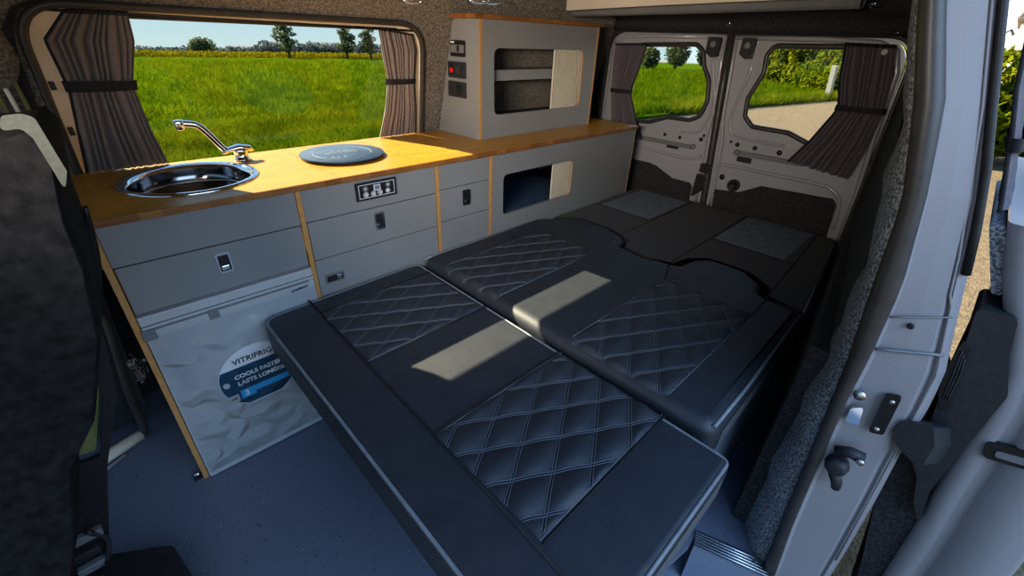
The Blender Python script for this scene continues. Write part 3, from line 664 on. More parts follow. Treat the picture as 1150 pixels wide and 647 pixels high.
# long rear unit
u4 = thing('kitchen_cabinet', 'long grey cupboard by the rear doors with a low rounded opening and sliding shutter', 'cabinet', (1.45, .19, 0), 'kitchen cabinets')
hole = rpoly([(1.085, .492), (1.473, .496), (1.473, .640), (1.083, .641)], .022, 6)
bm = BM(); prism(bm, [(X3 + PW + .0005, .02), (XE - .004, .02), (XE - .004, ZB - .0008), (X3 + PW + .0005, ZB - .0008)], [hole], (0, 0, 0), (1, 0, 0), (0, 0, 1), (0, .012, 0)); obj('front_panel', bm, 'lam', u4)
bm = BM(); box(bm, XE - .016, .013, .02, XE - .004, BK, ZB - .0008); obj('side_panel', bm, 'lam', u4)
bm = BM(); box(bm, XE - .004, -.001, .40, XE - .001, .013, ZB - .0008); obj('edge_strip', bm, 'ply', u4)
def tambour(parent, x0, x1, z0, z1, y, n):
    bm = BM()
    for k in range(n):
        a = x0 + (x1 - x0) * k / n; b = x0 + (x1 - x0) * (k + 1) / n
        prism(bm, [(a, .003), (a + (b - a) * .10, .003), (a + (b - a) * .22, -.003), (b - (b - a) * .12, -.003), (b, .003)], [], (0, y, z0), (1, 0, 0), (0, 1, 0), (0, 0, z1 - z0))
    sh_ = obj('shutter', bm, 'tambour', parent)
    bm = BM()
    for k in range(1, n):
        a = x0 + (x1 - x0) * k / n; box(bm, a - .0013, y - .0012, z0, a + .0013, y + .004, z1)
    obj('shutter_grooves', bm, 'groove', sh_); return sh_
tambour(u4, 1.366, 1.480, .485, .648, .018, 12)
bm = BM(); tube(bm, [(x, .006, z) for x, z in hole[-1:] + hole[:-1] if x > 1.44], .0028, 6); obj('edge_strip', bm, 'ply', u4)
bm = BM(); box(bm, 1.04, .013, .40, 1.60, .34, .487); obj('shelf', bm, 'disc', u4)
bm = BM(); box(bm, 1.04, .30, .487, 1.60, .312, .66); obj('back_panel', bm, 'ink', u4)
bm = BM(); tube(bm, [(1.085, .20, .498), (1.22, .22, .530), (1.30, .22, .532), (1.36, .22, .510)], .0035, 6); obj('cable', bm, 'stitch', u4)

# fridge in the sink unit
fr = thing('fridge', 'white top-hinged fridge door in clear film below the sink drawer', 'fridge', (.2, .19, 0))
bm = BM(); box(bm, PW + .004, .016, .003, X1 - .004, .36, .498, .003); obj('body', bm, 'grey', fr)
bm = BM(); box(bm, PW + .0015, -.008, .4900, X1 - .0015, .016, .5125, .002); obj('top_trim', bm, 'fridgetrim', fr)
bm = BM(); box(bm, PW + .0015, -.013, .003, X1 - .0015, .015, .481, .004, 3); dr = obj('door', bm, 'fridge', fr)
bm = BM(); box(bm, PW + .0015, -.012, .4825, X1 - .0015, .010, .489, .0015); obj('door_rail', bm, 'fridge', fr)
bm = BM(); box(bm, .018, -.0128, .4775, .37, -.004, .4835, .0005); obj('hinge_slot', bm, 'grey', fr)
for x0, x1, z0, z1 in ((.010, .034, .457, .483), (.134, .156, .460, .486)):
    bm = BM(); box(bm, x0, -.0155, z0, x1, -.013, z1, .001); obj('hinge_tab', bm, 'grey', dr)
bm = BM(); text(bm, 'VITRIFRIGO', .0085, (.342, -.0131, .4665), (1, 0, .09), (0, 0, 1), bold=.0004); obj('lettering', bm, 'ink', dr, False)
# round sticker on the door
stk = [(.195 + .0915 * math.cos(a), .266 + .0915 * math.sin(a)) for a in [2 * PI * k / 64 for k in range(64)]]
zc = .188
def clipz(p, z0, z1): 
    return [(x, min(max(z, z0), z1)) for x, z in p]
bm = BM(); prism(bm, clipz(stk, zc - .006, 1), [], (0, -.0134, 0), (1, 0, 0), (0, 0, 1), (0, .0003, 0)); st = obj('sticker', bm, 'paper', dr)
st['label'] = 'round blue and white advertising sticker'
def band(z0, z1, m, n, x0=None, x1=None, y=-.0138):
    pts = []
    for k in range(13):
        z = z0 + (z1 - z0) * k / 12; h = math.sqrt(max(0, .0905 ** 2 - (z - .266) ** 2)); pts.append((z, h))
    poly = [(min(.195 + h, x1 or 9), z) for z, h in pts] + [(max(.195 - h, x0 or -9), z) for z, h in reversed(pts)]
    bm = BM(); prism(bm, poly, [], (0, y, 0), (1, 0, 0), (0, 0, 1), (0, .0003, 0)); return obj(n, bm, m, st)
band(.185, .305, 'navy', 'blue_band')
band(.216, .234, 'cyan', 'light_band', .142, None, -.0142)
band(.207, .233, 'cyan', 'light_band', .142, .176, -.01425)
band(.204, .228, 'fridgetrim', 'badge', .113, .136, -.0142)
UX, UZ = (1, 0, 0), (0, 0, 1)
for s_, sz, x, z, m, bd in (('VITRIFRIGO', .0215, .201, .3225, 'ink', .0004), ('COOLS FASTER', .0168, .197, .2775, 'paper', .0007), ('LASTS LONGER', .0168, .200, .256, 'paper', .0007), ('3', .023, .156, .2205, 'paper', .0006)):
    bm = BM(); text(bm, s_, sz, (x, -.0144, z), UX, UZ, bold=bd); obj('lettering', bm, m, st, False)
bm = BM(); prism(bm, [(.1095, .266), (.114, .273), (.122, .272), (.126, .264), (.122, .256), (.1135, .257)], [], (0, -.0144, 0), (1, 0, 0), (0, 0, 1), (0, .0003, 0)); obj('emblem', bm, 'fridgetrim', st)
bm = BM(); text(bm, '12V', .0095, (.1245, -.0146, .216), UX, UZ, bold=.0003); obj('lettering', bm, 'ink', st, False)
# crumpled clear film over the door
def filmy(u, v):
    x = PW + .006 + u * .362; z = .022 + v * .44
    r = max(0, 1 - math.hypot((u - .52) / .42, (v - .62) / .40))
    k_ = 1 if u < .55 else max(.25, 1 - (u - .55) * 3); yy = -.0165 - .010 * k_ * r ** .6 - .003 * k_ * abs(math.sin(u * 9 + v * 4.3)) * (.4 + r) - .0035 * k_ * abs(math.sin(u * 4.5 - v * 7 + 1.2)) * (.3 + r) - .002 * math.sin(u * 23 + v * 15)
    e_ = min(u, 1 - u, v, 1 - v) * 12
    return V(x, -.0148 + (yy + .0148) * min(1, e_), z)
rfm = random.Random(4); jf = {}
def filmz(u, v):
    k = (round(u, 4), round(v, 4))
    if k not in jf: jf[k] = (rfm.uniform(-.5, .5), rfm.uniform(-.5, .5), rfm.uniform(-1, 1))
    a, b_, c = jf[k]; inn = 1 if .02 < u < .98 and .02 < v < .98 else 0
    p = filmy(min(1, max(0, u + a * .05 * inn)), min(1, max(0, v + b_ * .04 * inn)))
    p.y = min(-.0150, p.y + c * .0032 * inn * (1 if u < .6 else .5)); return p
bm = BM(); grid(bm, filmz, 14, 18, False); bmesh.ops.triangulate(bm, faces=bm.faces); fl = obj('film', bm, 'film', dr); fl['label'] = 'crumpled clear protective plastic film'
def scrap(u, v):
    a = u * 2.6; r = .010 + .008 * math.sin(v * 9 + u * 7)
    return V(-.016 - .014 * u + .006 * math.sin(v * 17), -.006 - .012 * math.sin(u * 9 + v * 5), .425 - .055 * v + .008 * math.sin(u * 13))
bm = BM(); grid(bm, lambda u, v: scrap(u, v) if u > .1 else V(-.0022, -.004, .425 - .055 * v), 14, 18); obj('film_scrap', bm, 'film', dr)

# sink
sk = thing('sink', 'round polished steel sink set in the bamboo worktop', 'sink', (SK[0], SK[1], ZC))
bm = BM()
lathe(bm, [(SR, ZC + .0004), (SR, ZC + .0025), (SR - .004, ZC + .0055), (SR - .012, ZC + .0050), (SR - .019, ZC + .001), (SR - .022, ZC - .006)], (SK[0], SK[1], 0), 'z', 64)
bm.faces.ensure_lookup_table(); bmesh.ops.delete(bm, geom=[f for f in bm.faces if len(f.verts) > 4], context='FACES')
obj('rim', bm, 'chrome', sk)
bm = BM(); lathe(bm, [(0.0, ZC - .102), (.03, ZC - .102), (SR - .055, ZC - .096), (SR - .036, ZC - .080), (SR - .028, ZC - .040), (SR - .0262, ZC - .038), (SR - .024, ZC - .02), (SR - .0221, ZC - .006)], (SK[0], SK[1], 0), 'z', 64)
bmesh.ops.delete(bm, geom=[f for f in bm.faces if len(f.verts) > 4], context='FACES')
obj('basin', bm, 'darksteel', sk)
bm = BM(); tube(bm, [(SK[0] + .118 * math.cos(a), SK[1] + .118 * math.sin(a), ZC - .038) for a in [2 * PI * k / 48 for k in range(48)]], .0022, 6, True); obj('basin_step', bm, 'steel', sk)
bm = BM(); lathe(bm, [(.026, 0), (.022, .003), (.010, .001), (0, .001)], (SK[0], SK[1], ZC - .1018), 'z', 20); obj('drain', bm, 'steel', sk)
# tap
fc = thing('tap', 'chrome folding tap with flat lever spout behind the sink', 'tap', (.365, .315, ZC))
bm = BM(); lathe(bm, [(.021, 0), (.021, .004), (.017, .006), (.0165, .020), (.019, .024), (.019, .030), (.014, .034), (0, .035)], (.368, .318, ZC + .0003), 'z', 24); obj('base', bm, 'chrome', fc)
bm = BM(); tube(bm, [(.398, .318, ZC + .022), (.392, .318, ZC + .031), (.365, .319, ZC + .036), (.335, .320, ZC + .030), (.323, .320, ZC + .024)], [.006, .012, .014, .011, .006], 12, flat=(V(0, 0, 1), .6)); obj('cap', bm, 'chrome', fc)
bm = BM(); tube(bm, smoothpath([(.338, .320, ZC + .027), (.325, .320, ZC + .042), (.300, .320, ZC + .083), (.282, .320, ZC + .101), (.255, .320, ZC + .1065), (.247, .320, ZC + .107)], 5), .0085, 12, flat=(V(0, 1, 0), .9)); sp_ = obj('spout', bm, 'chrome', fc)
bm = BM(); lathe(bm, [(.010, .012), (.0115, .008), (.0115, -.008), (.009, -.012), (.007, -.012), (.006, -.006), (0, -.006)], (.247, .320, ZC + .104), 'z', 18); obj('outlet', bm, 'chrome', sp_)
# round board
DC = (.610, .2065)
tb = thing('round_board', 'round sky tinted slate board with a pale printed ring lying on the worktop', 'board', (DC[0], DC[1], ZC))
bm = BM(); lathe(bm, [(.112, ZC + .0003), (.117, ZC + .002), (.1205, ZC + .0088), (0, ZC + .0088)], (DC[0], DC[1], 0), 'z', 64); obj('rim', bm, 'ink', tb)
bm = BM(); lathe(bm, [(.1205, ZC + .0089), (.1195, ZC + .0100), (0, ZC + .0100)], (DC[0], DC[1], 0), 'z', 64); obj('plate', bm, 'disc', tb)
bm = BM(); ring = [(DC[0] + .083 * math.cos(a), DC[1] + .083 * math.sin(a), ZC + .0100) for a in [2 * PI * k / 64 for k in range(64)]]
tube(bm, ring, .0009, 4, True); obj('printed_ring', bm, 'greyprint', tb)
# small hill-line mark and lettering inside the ring
ux, uy = V(.97, -.24, 0).normalized(), V(.24, .97, 0).normalized()
bm = BM(); o_ = V(DC[0], DC[1], ZC + .0102)
hl = [(-.042, .002), (-.032, .010), (-.022, .004), (-.010, .014), (0, .006), (.010, .019), (.020, .008), (.030, .012), (.046, .004)]
tube(bm, [o_ + ux * a + uy * b for a, b in hl], .0017, 5); obj('printed_mark', bm, 'pale', tb)
bm = BM(); tube(bm, [o_ + ux * a + uy * b for a, b in ((-.050, -.004), (-.02, -.001), (.02, .0), (.055, .0))], .0012, 5); obj('printed_mark', bm, 'pale', tb)
bm = BM(); text(bm, 'A L A', .020, o_ + ux * -.020 + uy * -.055 - V(0, 0, .0002), ux, uy); obj('lettering', bm, 'greyprint', tb, False)

# upper cabinet
UX0, UX1, UZ0, UZ1, UY = 1.100, 1.752, ZC + .0006, 1.108, .150
uc = thing('wall_cabinet', 'grey upper cabinet with bamboo top standing on the rear of the worktop', 'cabinet', (1.42, .23, ZC))
hole = rpoly([(1.172, .812), (1.668, .812), (1.664, 1.026), (1.167, 1.026)], .026, 6)
bm = BM(); prism(bm, [(UX0 + PW, UZ0), (UX1 - .009, UZ0), (UX1 - .009, UZ1), (UX0 + PW, UZ1)], [hole], (0, UY, 0), (1, 0, 0), (0, 0, 1), (0, .012, 0)); obj('front_panel', bm, 'lam', uc)
# side panel follows the leaning wall; its front edge is bare ply
side = [(UY + .001, UZ0), (WALLN(UZ0) - .006, UZ0), (WALLN(UZ1) - .006, UZ1), (UY + .001, UZ1)]
bm = BM(); prism(bm, side, [], (UX0, 0, 0), (0, 1, 0), (0, 0, 1), (PW, 0, 0)); sp1 = obj('side_panel', bm, 'lam', uc)
bm = BM(); box(bm, UX0 - .0005, UY - .0015, UZ0, UX0 + PW, UY + .0008, UZ1); obj('edge_strip', bm, 'ply', uc)
bm = BM(); prism(bm, side, [], (UX1 - .009, 0, 0), (0, 1, 0), (0, 0, 1), (.009, 0, 0)); obj('side_panel', bm, 'lam', uc)
bm = BM(); box(bm, UX1 - .009, UY - .0015, UZ0, UX1 + .0005, UY + .0008, UZ1); obj('edge_strip', bm, 'ply', uc)
bm = BM(); tube(bm, [(x, UY + .005, z) for x, z in hole if x > 1.655], .0035, 6); obj('edge_strip', bm, 'ply', uc)
bm = BM(); prism(bm, [(UX0 - .022, UY - .012), (UX1 + .012, UY - .012), (UX1 + .012, .282), (UX0 - .022, .282)], [], (0, 0, UZ1 + .0005), (1, 0, 0), (0, 1, 0), (0, 0, .013)); tp = obj('top_board', bm, 'bamtop', uc)
bm = BM(); box(bm, UX0 - .022, UY - .0145, UZ1 + .0005, UX1 + .012, UY - .0122, UZ1 + .0135); obj('front_edge', bm, 'bamedge', tp)
bm = BM(); box(bm, UX0 - .0245, UY - .0145, UZ1 + .0005, UX0 - .0222, .282, UZ1 + .0135); obj('side_edge', bm, 'bamedge', tp)
bm = BM(); box(bm, UX0 + PW, UY + .026, .922, UX1 - .010, .290, .957); obj('shelf', bm, 'lam', uc)
bm = BM(); prism(bm, [(UX0 + PW, 0), (UX1 - .010, 0), (UX1 - .010, 1), (UX0 + PW, 1)], [], (0, WALLN(UZ0) - .03, UZ0), (1, 0, 0), (0, WALLN(UZ1) - WALLN(UZ0), UZ1 - UZ0), (0, .004, 0)); obj('back_panel', bm, 'felt', uc)
bm = BM(); box(bm, UX0 + PW, UY + .014, UZ0, UX1 - .010, .33, .790); obj('base_board', bm, 'blk', uc)
tambour(uc, 1.497, 1.690, .80, 1.035, UY + .0165, 15)
# sockets on the cab-facing side
def sock(y0, y1, z0, z1):
    bm = BM(); prism(bm, rpoly([(y0, z0), (y1, z0), (y1, z1), (y0, z1)], .006), [], (UX0 - .004, 0, 0), (0, 1, 0), (0, 0, 1), (.0038, 0, 0)); return bm
vm = obj('battery_monitor', sock(.220, .302, .995, 1.045), 'blk', uc)
bm = BM(); box(bm, UX0 - .005, .224, 1.007, UX0 - .004, .298, 1.031); obj('display', bm, 'grey', vm)
bm = BM(); box(bm, UX0 - .0062, .250, 1.010, UX0 - .005, .262, 1.029, .001); obj('button', bm, 'blk', vm)
bm = BM(); box(bm, UX0 - .0052, .278, 1.036, UX0 - .004, .298, 1.041); obj('printed_mark', bm, 'paper', vm)
s1 = obj('switch_panel', sock(.218, .318, .927, .979), 'blkrough', uc)
bm = BM(); prism(bm, rpoly([(.283, .938), (.306, .938), (.306, .972), (.283, .972)], .008), [], (UX0 - .006, 0, 0), (0, 1, 0), (0, 0, 1), (.002, 0, 0)); q_ = obj('rocker', bm, 'blk', s1)
bm = BM(); prism(bm, rpoly([(.286, .943), (.302, .943), (.302, .958), (.286, .958)], .004), [], (UX0 - .0075, 0, 0), (0, 1, 0), (0, 0, 1), (.0015, 0, 0)); q_ = obj('rocker_light', bm, 'red', q_); q_['label'] = 'red lit rocker'
bm = BM(); lathe(bm, [(.020, 0), (.019, .002), (.016, .0025), (.015, .001), (0, .001)], (UX0 - .004, .250, .953), 'x', 24); obj('socket_lid', bm, 'blkrough', s1)
s2 = obj('socket_panel', sock(.218, .320, .864, .916), 'blkrough', uc)
bm = BM(); lathe(bm, [(.019, 0), (.018, .002), (.014, .002), (.012, .0005), (0, .0005)], (UX0 - .004, .256, .890), 'x', 24); obj('socket_lid', bm, 'blk', s2)
bm = BM(); box(bm, UX0 - .007, .252, .876, UX0 - .004, .262, .906, .001); obj('socket_flap', bm, 'blk', s2)
for k in range(2):
    bm = BM(); box(bm, UX0 - .0046, .288 + .014 * k, .876, UX0 - .004, .292 + .014 * k, .904); obj('groove', bm, 'blk', s2)

# ================================================================== CURTAINS
def curtain(name, label, rows, nrm, folds, amp, tie, mtl, tiecol='tape', group='curtains', edge=(), seed=1, btn=None, tieext=.006):
    """rows: (t, left point, right point, fold scale) from the top down; tie: (t0, t1) of the band"""
    t0 = rows[0][1]; th = thing(name, label, 'curtain', tuple((Vector(rows[-1][1]) + Vector(rows[-1][2])) / 2), group)
    rr = random.Random(seed); ph = [rr.uniform(-.35, .35) for _ in range(folds + 2)]
    n = Vector(nrm)
    def at(u, t):
        L_ = lerpk([(r[0], tuple(r[1])) for r in rows], t); R_ = lerpk([(r[0], tuple(r[2])) for r in rows], t); s = lerpk([(r[0], r[3]) for r in rows], t)
        p = Vector(L_).lerp(Vector(R_), u)
        x = u * folds; k = int(x); a = 2 * PI * (x + .3 * math.sin(x * 1.7 + seed) + .12 * math.sin(t * 5 + x))
        return p + n * (amp * s * (2.2 * abs(math.sin(a / 2)) ** .75 - 1.1 + .25 * math.sin(.9 * a + 1)))
    nv = 40
    bm = BM(); grid(bm, at, folds * 10, nv); obj('fabric', bm, mtl, th)
    bm = BM(); strips(bm, [[at(k / 60, t) + n * (.0015 + amp * .3) for k in range(61)] for t in (0, .012, .026)]); obj('heading_tape', bm, 'tape', th)
    ct = (tie[0] + tie[1]) / 2
    path = []
    A_ = at(0, ct); B_ = at(1, ct); d_ = (B_ - A_).normalized()
    bm = BM()
    ring = []
    K = 28
    for tt in (tie[0], ct, tie[1]):
        a_, b_ = lerpk([(r[0], tuple(r[1])) for r in rows], tt), lerpk([(r[0], tuple(r[2])) for r in rows], tt)
        a_, b_ = Vector(a_) - d_ * tieext, Vector(b_) + d_ * tieext
        row = []
        for k in range(K + 1):
            an = 2 * PI * k / K
            row.append((a_ + b_) / 2 + (b_ - a_) / 2 * max(-1, min(1, 1.08 * math.cos(an))) + n * ((amp * 1.25 + .004) * math.sin(an)))
        ring.append(row)
    strips(bm, ring); tb_ = obj('tie_band', bm, tiecol, th)
    if btn:
        bm = BM(); lathe(bm, [(.009, -.002), (.009, .002), (.005, .0025), (.0045, .001), (0, .001)], btn, 'x', 16); obj('press_stud', bm, 'fridgetrim', th)
    for e_ in edge:
        bm = BM(); tube(bm, [at(e_, k / 30) + n * .002 for k in range(31)], .003, 6); obj('edge_tape', bm, 'tape', th)
    return th
yc = lambda z: .322 + (1.08 - z) * (.053 / .345)
def P(x, z): return V(x, yc(z), z)
curtain('curtain', 'taupe curtain tied back at the cab end of the side window, beside the sink',
        [(0, P(.118, 1.078), P(.220, 1.079), .55), (.17, P(.066, 1.02), P(.216, 1.02), .8), (.40, P(.070, .942), P(.190, .940), .75), (.46, P(.070, .918), P(.186, .918), .65), (.75, P(.054, .82), P(.192, .82), .9), (1, V(.040, .386, .7335), V(.206, .386, .7335), 1.0)],
        (0, -1, 0), 10, .0085, (.405, .462), 'curtainwarm', edge=(0,), seed=3)
curtain('curtain', 'taupe curtain tied back at the far end of the side window, by the upper cabinet',
        [(0, P(.836, 1.072), P(.955, 1.058), .7), (.2, P(.845, 1.01), P(.972, 1.01), .9), (.43, P(.864, .922), P(.968, .920), .7), (.48, P(.864, .905), P(.968, .905), .7), (.75, P(.850, .82), P(.974, .82), .9), (1, V(.832, .386, .7335), V(.980, .386, .7335), 1.0)],
        (0, -1, 0), 9, .0085, (.425, .475), 'curtainwarm', edge=(1,), seed=5)
def Q(y, z, x=2.045): return V(x, y, z)
curtain('curtain', 'plum grey curtain on the left rear door, tied in at its waist',
        [(0, Q(.252, 1.055), Q(.086, 1.060), .8), (.25, Q(.250, .96), Q(.108, .96), .9), (.47, Q(.244, .864), Q(.140, .866), .7), (.52, Q(.242, .842), Q(.138, .842), .7), (.75, Q(.226, .745), Q(.092, .745), .9), (1, Q(.205, .645), Q(.034, .650), 1.0)],
        (-1, 0, 0), 8, .012, (.475, .515), 'curtaindark', edge=(1,), seed=8)
curtain('curtain', 'plum grey curtain flaring below its tie on the right rear door',
        [(0, Q(-.672, 1.086), Q(-.812, 1.084), .8), (.25, Q(-.690, .98), Q(-.838, .98), .9), (.46, Q(-.716, .895), Q(-.850, .898), .7), (.51, Q(-.716, .872), Q(-.852, .874), .7), (.75, Q(-.672, .765), Q(-.848, .765), 1.0), (1, Q(-.622, .675), Q(-.832, .652), 1.1)],
        (-1, 0, 0), 9, .014, (.465, .505), 'curtaindark', edge=(0,), seed=11, btn=(2.03, -.790, 1.062))
def T(x, z, o): return V(x, sdy(z) + o, z)
curtain('curtain', 'grey curtain hanging inside the open sliding door, at right edge of view',
        [(0, V(1.07, -1.094, 1.13), V(1.32, -1.094, 1.13), .8), (.40, V(1.07, -1.122, 1.02), V(1.30, -1.122, 1.02), .7), (.58, V(1.05, -1.145, .955), V(1.25, -1.145, .955), .7), (.64, V(1.05, -1.150, .935), V(1.25, -1.150, .935), .7), (1, V(1.03, -1.176, .850), V(1.30, -1.176, .850), 1.0)],
        (0, 1, 0), 8, .007, (.58, .64), 'curtaindark', edge=(0,), seed=14, group='curtains')
# ================================================================== BED
def inset(loop, d):
    n = len(loop); out = []
    # counter-clockwise loop, moved inwards by d along vertex normals
    for i in range(n):
        p = Vector(loop[i]); a = (p - Vector(loop[i - 1])); b = (Vector(loop[(i + 1) % n]) - p)
        if a.length < 1e-7: a = b
        if b.length < 1e-7: b = a
        na = Vector((-a.y, a.x)).normalized(); nb = Vector((-b.y, b.x)).normalized()
        m = (na + nb)
        if m.length < 1e-4: m = na
        m.normalize(); k = max(.5, m.dot(na)); out.append(p + m * (d / k))
    return out
def ccw(loop):
    s = sum(a[0] * b[1] - b[0] * a[1] for a, b in zip(loop, loop[1:] + loop[:1])); return loop if s > 0 else loop[::-1]
def pad(bm, loop, z0, z1, r, dome=0):
    loop = ccw(loop); rows = []
    steps = [(0, z0 + r * .5), (0, z1 - r)] + [(r * (1 - math.cos(a)), z1 - r + r * math.sin(a)) for a in [PI / 2 * k / 5 for k in range(1, 6)]]
    rows.append([(p.x, p.y, z0) for p in inset(loop, r * .4)])
    for d, z in steps: rows.append([(p.x, p.y, z) for p in inset(loop, d)])
    vs = [[bm.verts.new(p) for p in row] for row in rows]; n = len(loop)
    for a, b in zip(vs, vs[1:]):
        for i in range(n):
            f = bm.faces.new((a[i], a[(i + 1) % n], b[(i + 1) % n], b[i])); f.smooth = True
    bm.faces.new(vs[0][::-1])
    f = bm.faces.new(vs[-1]); bmesh.ops.triangulate(bm, faces=[f])
    return bm
def quilt(parent, x0, x1, y0, y1, z, H, ky, mtl='leather', p1=(.58, .08, 0), p2=(.64, .0755, .01), zfun=None, stitch='stitch', falloff=None):
    """a diamond quilted panel; seams y = y0 - s*x + k*pitch and y = ... + s*x"""
    s1, d1_, o1_ = p1; s2, d2_, o2_ = p2
    fa = lambda x, y: (y + s1 * (x - x0) - o1_) / d1_
    fb = lambda x, y: (y - s2 * (x - x0) - o2_) / d2_
    zf = zfun or (lambda x, y: 0)
    def h(x, y):
        a = abs(math.sin(PI * fa(x, y))); b = abs(math.sin(PI * fb(x, y)))
        e_ = min((x - x0), (x1 - x), (y - y0), (y1 - y)) / .012
        return H * (a * b) ** .62 * min(1, max(0, e_)) ** .5
    nx, ny = int((x1 - x0) / .0045), int((y1 - y0) / .0045)
    bm = BM(); grid(bm, lambda u, v: V(x0 + (x1 - x0) * u, y0 + (y1 - y0) * v, z + .0012 + zf(x0 + (x1 - x0) * u, y0 + (y1 - y0) * v) + h(x0 + (x1 - x0) * u, y0 + (y1 - y0) * v)), nx, ny)
    q_ = obj('quilted_panel', bm, mtl, parent, False)
    bm = BM()
    for s, d_, o_, sg in ((s1, d1_, o1_, -1), (s2, d2_, o2_, 1)):
        for k in range(-60, 60):
            seg = []
            for i in range(int((x1 - x0) / .006) + 1):
                x = x0 + i * .006; y = o_ + k * d_ + sg * s * (x - x0)
                if y0 + .002 < y < y1 - .002 and x < x1 - .002: seg.append((x, y))
            if len(seg) > 2:
                for off in (-.0028, .0028):
                    tube(bm, [(x, y + off, z + .0018 + zf(x, y + off) + h(x, y + off)) for x, y in seg], .0009, 4)
    if stitch: obj('stitching', bm, stitch, q_)
    else: bm.free()
    return q_
def piping(parent, pts, r=.0035, m='piping', closed=False, name='piping'):
    bm = BM(); tube(bm, pts, r, 6, closed); return obj(name, bm, m, parent)
def seam(parent, pts, m='piping', r=.0016, name='seam'):
    bm = BM(); tube(bm, pts, r, 5); return obj(name, bm, m, parent)

# front cushion
ZA = .425
ca = thing('bed_cushion', 'front black leather bed cushion with two quilted panels, nearest the camera', 'cushion', (.46, -.5, ZA - .1), 'bed cushions')
LA = rpoly([(.232, -.026), (.214, -1.018), (.690, -1.018), (.706, -.010)], [.045, .03, .02, .03], 6)
bm = BM(); pad(bm, LA, ZA - .085, ZA, .016); obj('pad', bm, 'leather', ca)
LAi = inset(ccw(LA), .005); piping(ca, [(p.x, p.y, ZA - .004) for p in LAi], .0036, closed=True)
for xx, a, b in ((.338, -.02, -1.008),):
    seam(ca, [(.356, -.018, ZA + .0008), (.343, -.35, ZA + .0008), (.336, -.62, ZA + .0008), (.318, -1.008, ZA + .0008)], 'tape', .0026)
def zA(x, y): return 0
qa = quilt(ca, .352, .688, -.350, -.100, ZA, .0085, 0, p1=(.56, .073, .01), p2=(.60, .070, .0))
qb = quilt(ca, .334, .690, -.880, -.620, ZA, .0105, 0, p1=(.58, .08, -.60 + .0), p2=(.64, .0755, -.731))
for y in (-.100, -.350, -.620, -.880):
    seam(ca, [(.350 if y > -.5 else .334, y, ZA + .0010), (.695, y + .004, ZA + .0010)], 'stitch', .0016)
    seam(ca, [(.350 if y > -.5 else .334, y + (.006 if y in (-.350, -.880) else -.006) * -1, ZA + .0012), (.695, y + .004 + (.006 if y in (-.350, -.880) else -.006) * -1, ZA + .0012)], 'tape', .0018)

bm = BM(); strips(bm, [[V(x, -1.0186, z) for x in (.245, .46, .662)] for z in (ZA - .074, ZA - .017)]); obj('side_band', bm, 'sideband', ca)
bm = BM(); strips(bm, [[V(x, y, z) for x, y in ((.6915, -.985), (.7010, -.50), (.7062, -.05))] for z in (ZA - .074, ZA - .017)]); obj('side_band', bm, 'sideband', ca)
# bench cushion with two head-rest shaped bumps
ZBk = .438
cb = thing('bed_cushion', 'middle black leather bed cushion with two rounded bumps on its rear edge', 'cushion', (1.03, -.5, ZBk - .1), 'bed cushions')
LB = rpoly([(.722, -.004), (.716, -.972), (1.312, -.962), (1.336, -.84), (1.405, -.822), (1.462, -.75), (1.462, -.625), (1.405, -.588), (1.330, -.58), (1.298, -.475), (1.318, -.362), (1.385, -.345), (1.425, -.24), (1.425, -.10), (1.33, -.03), (1.29, -.004)],
           [.05, .04, .02, .02, .03, .05, .05, .03, .02, .04, .02, .03, .06, .05, .03, .02], 6)
bm = BM(); pad(bm, LB, ZBk - .10, ZBk, .030); obj('pad', bm, 'leather', cb)
piping(cb, [(.728, -.014, ZBk - .008), (.80, -.012, ZBk - .005), (1.28, -.012, ZBk - .005)], .0036)
piping(cb, [(.735, -.962, ZBk - .008), (.9, -.962, ZBk - .008), (1.30, -.953, ZBk - .006)], .0042)
def zB(x, y):                                   # the panels roll down over the front edge of the cushion
    t = max(0, .752 - x); return -(.030 - math.sqrt(max(0, .030 ** 2 - min(t, .0299) ** 2))) if t > 0 else 0
quilt(cb, .728, 1.19, -.350, -.108, ZBk, .0085, 0, p1=(.50, .070, .0), p2=(.62, .072, .0), zfun=zB)
quilt(cb, .728, 1.19, -.862, -.606, ZBk, .0085, 0, p1=(.56, .078, -.62), p2=(.62, .074, -.70), zfun=zB)
for y in (-.108, -.350, -.606, -.862):
    seam(cb, [(.7275, y, ZBk - .020), (.735, y, ZBk - .006), (.752, y, ZBk + .0018)] + [(x, y, ZBk + .0018) for x in (.9, 1.05, 1.19)], 'stitch', .0018)
seam(cb, [(1.19, -.108, ZBk + .001), (1.19, -.350, ZBk + .001)], 'tape', .002)
seam(cb, [(1.19, -.606, ZBk + .001), (1.19, -.862, ZBk + .001)], 'tape', .002)
seam(cb, [(1.19, -.862, ZBk + .001), (1.33, -.86, ZBk + .001)], 'tape', .002)
seam(cb, [(1.19, -.606, ZBk + .001), (1.31, -.56, ZBk + .001)], 'tape', .002)

bm = BM(); strips(bm, [[V(x, y - .0008, z) for x, y in ((.765, -.9715), (1.03, -.967), (1.285, -.9625))] for z in (ZBk - .082, ZBk - .031)]); obj('side_band', bm, 'sideband', cb)
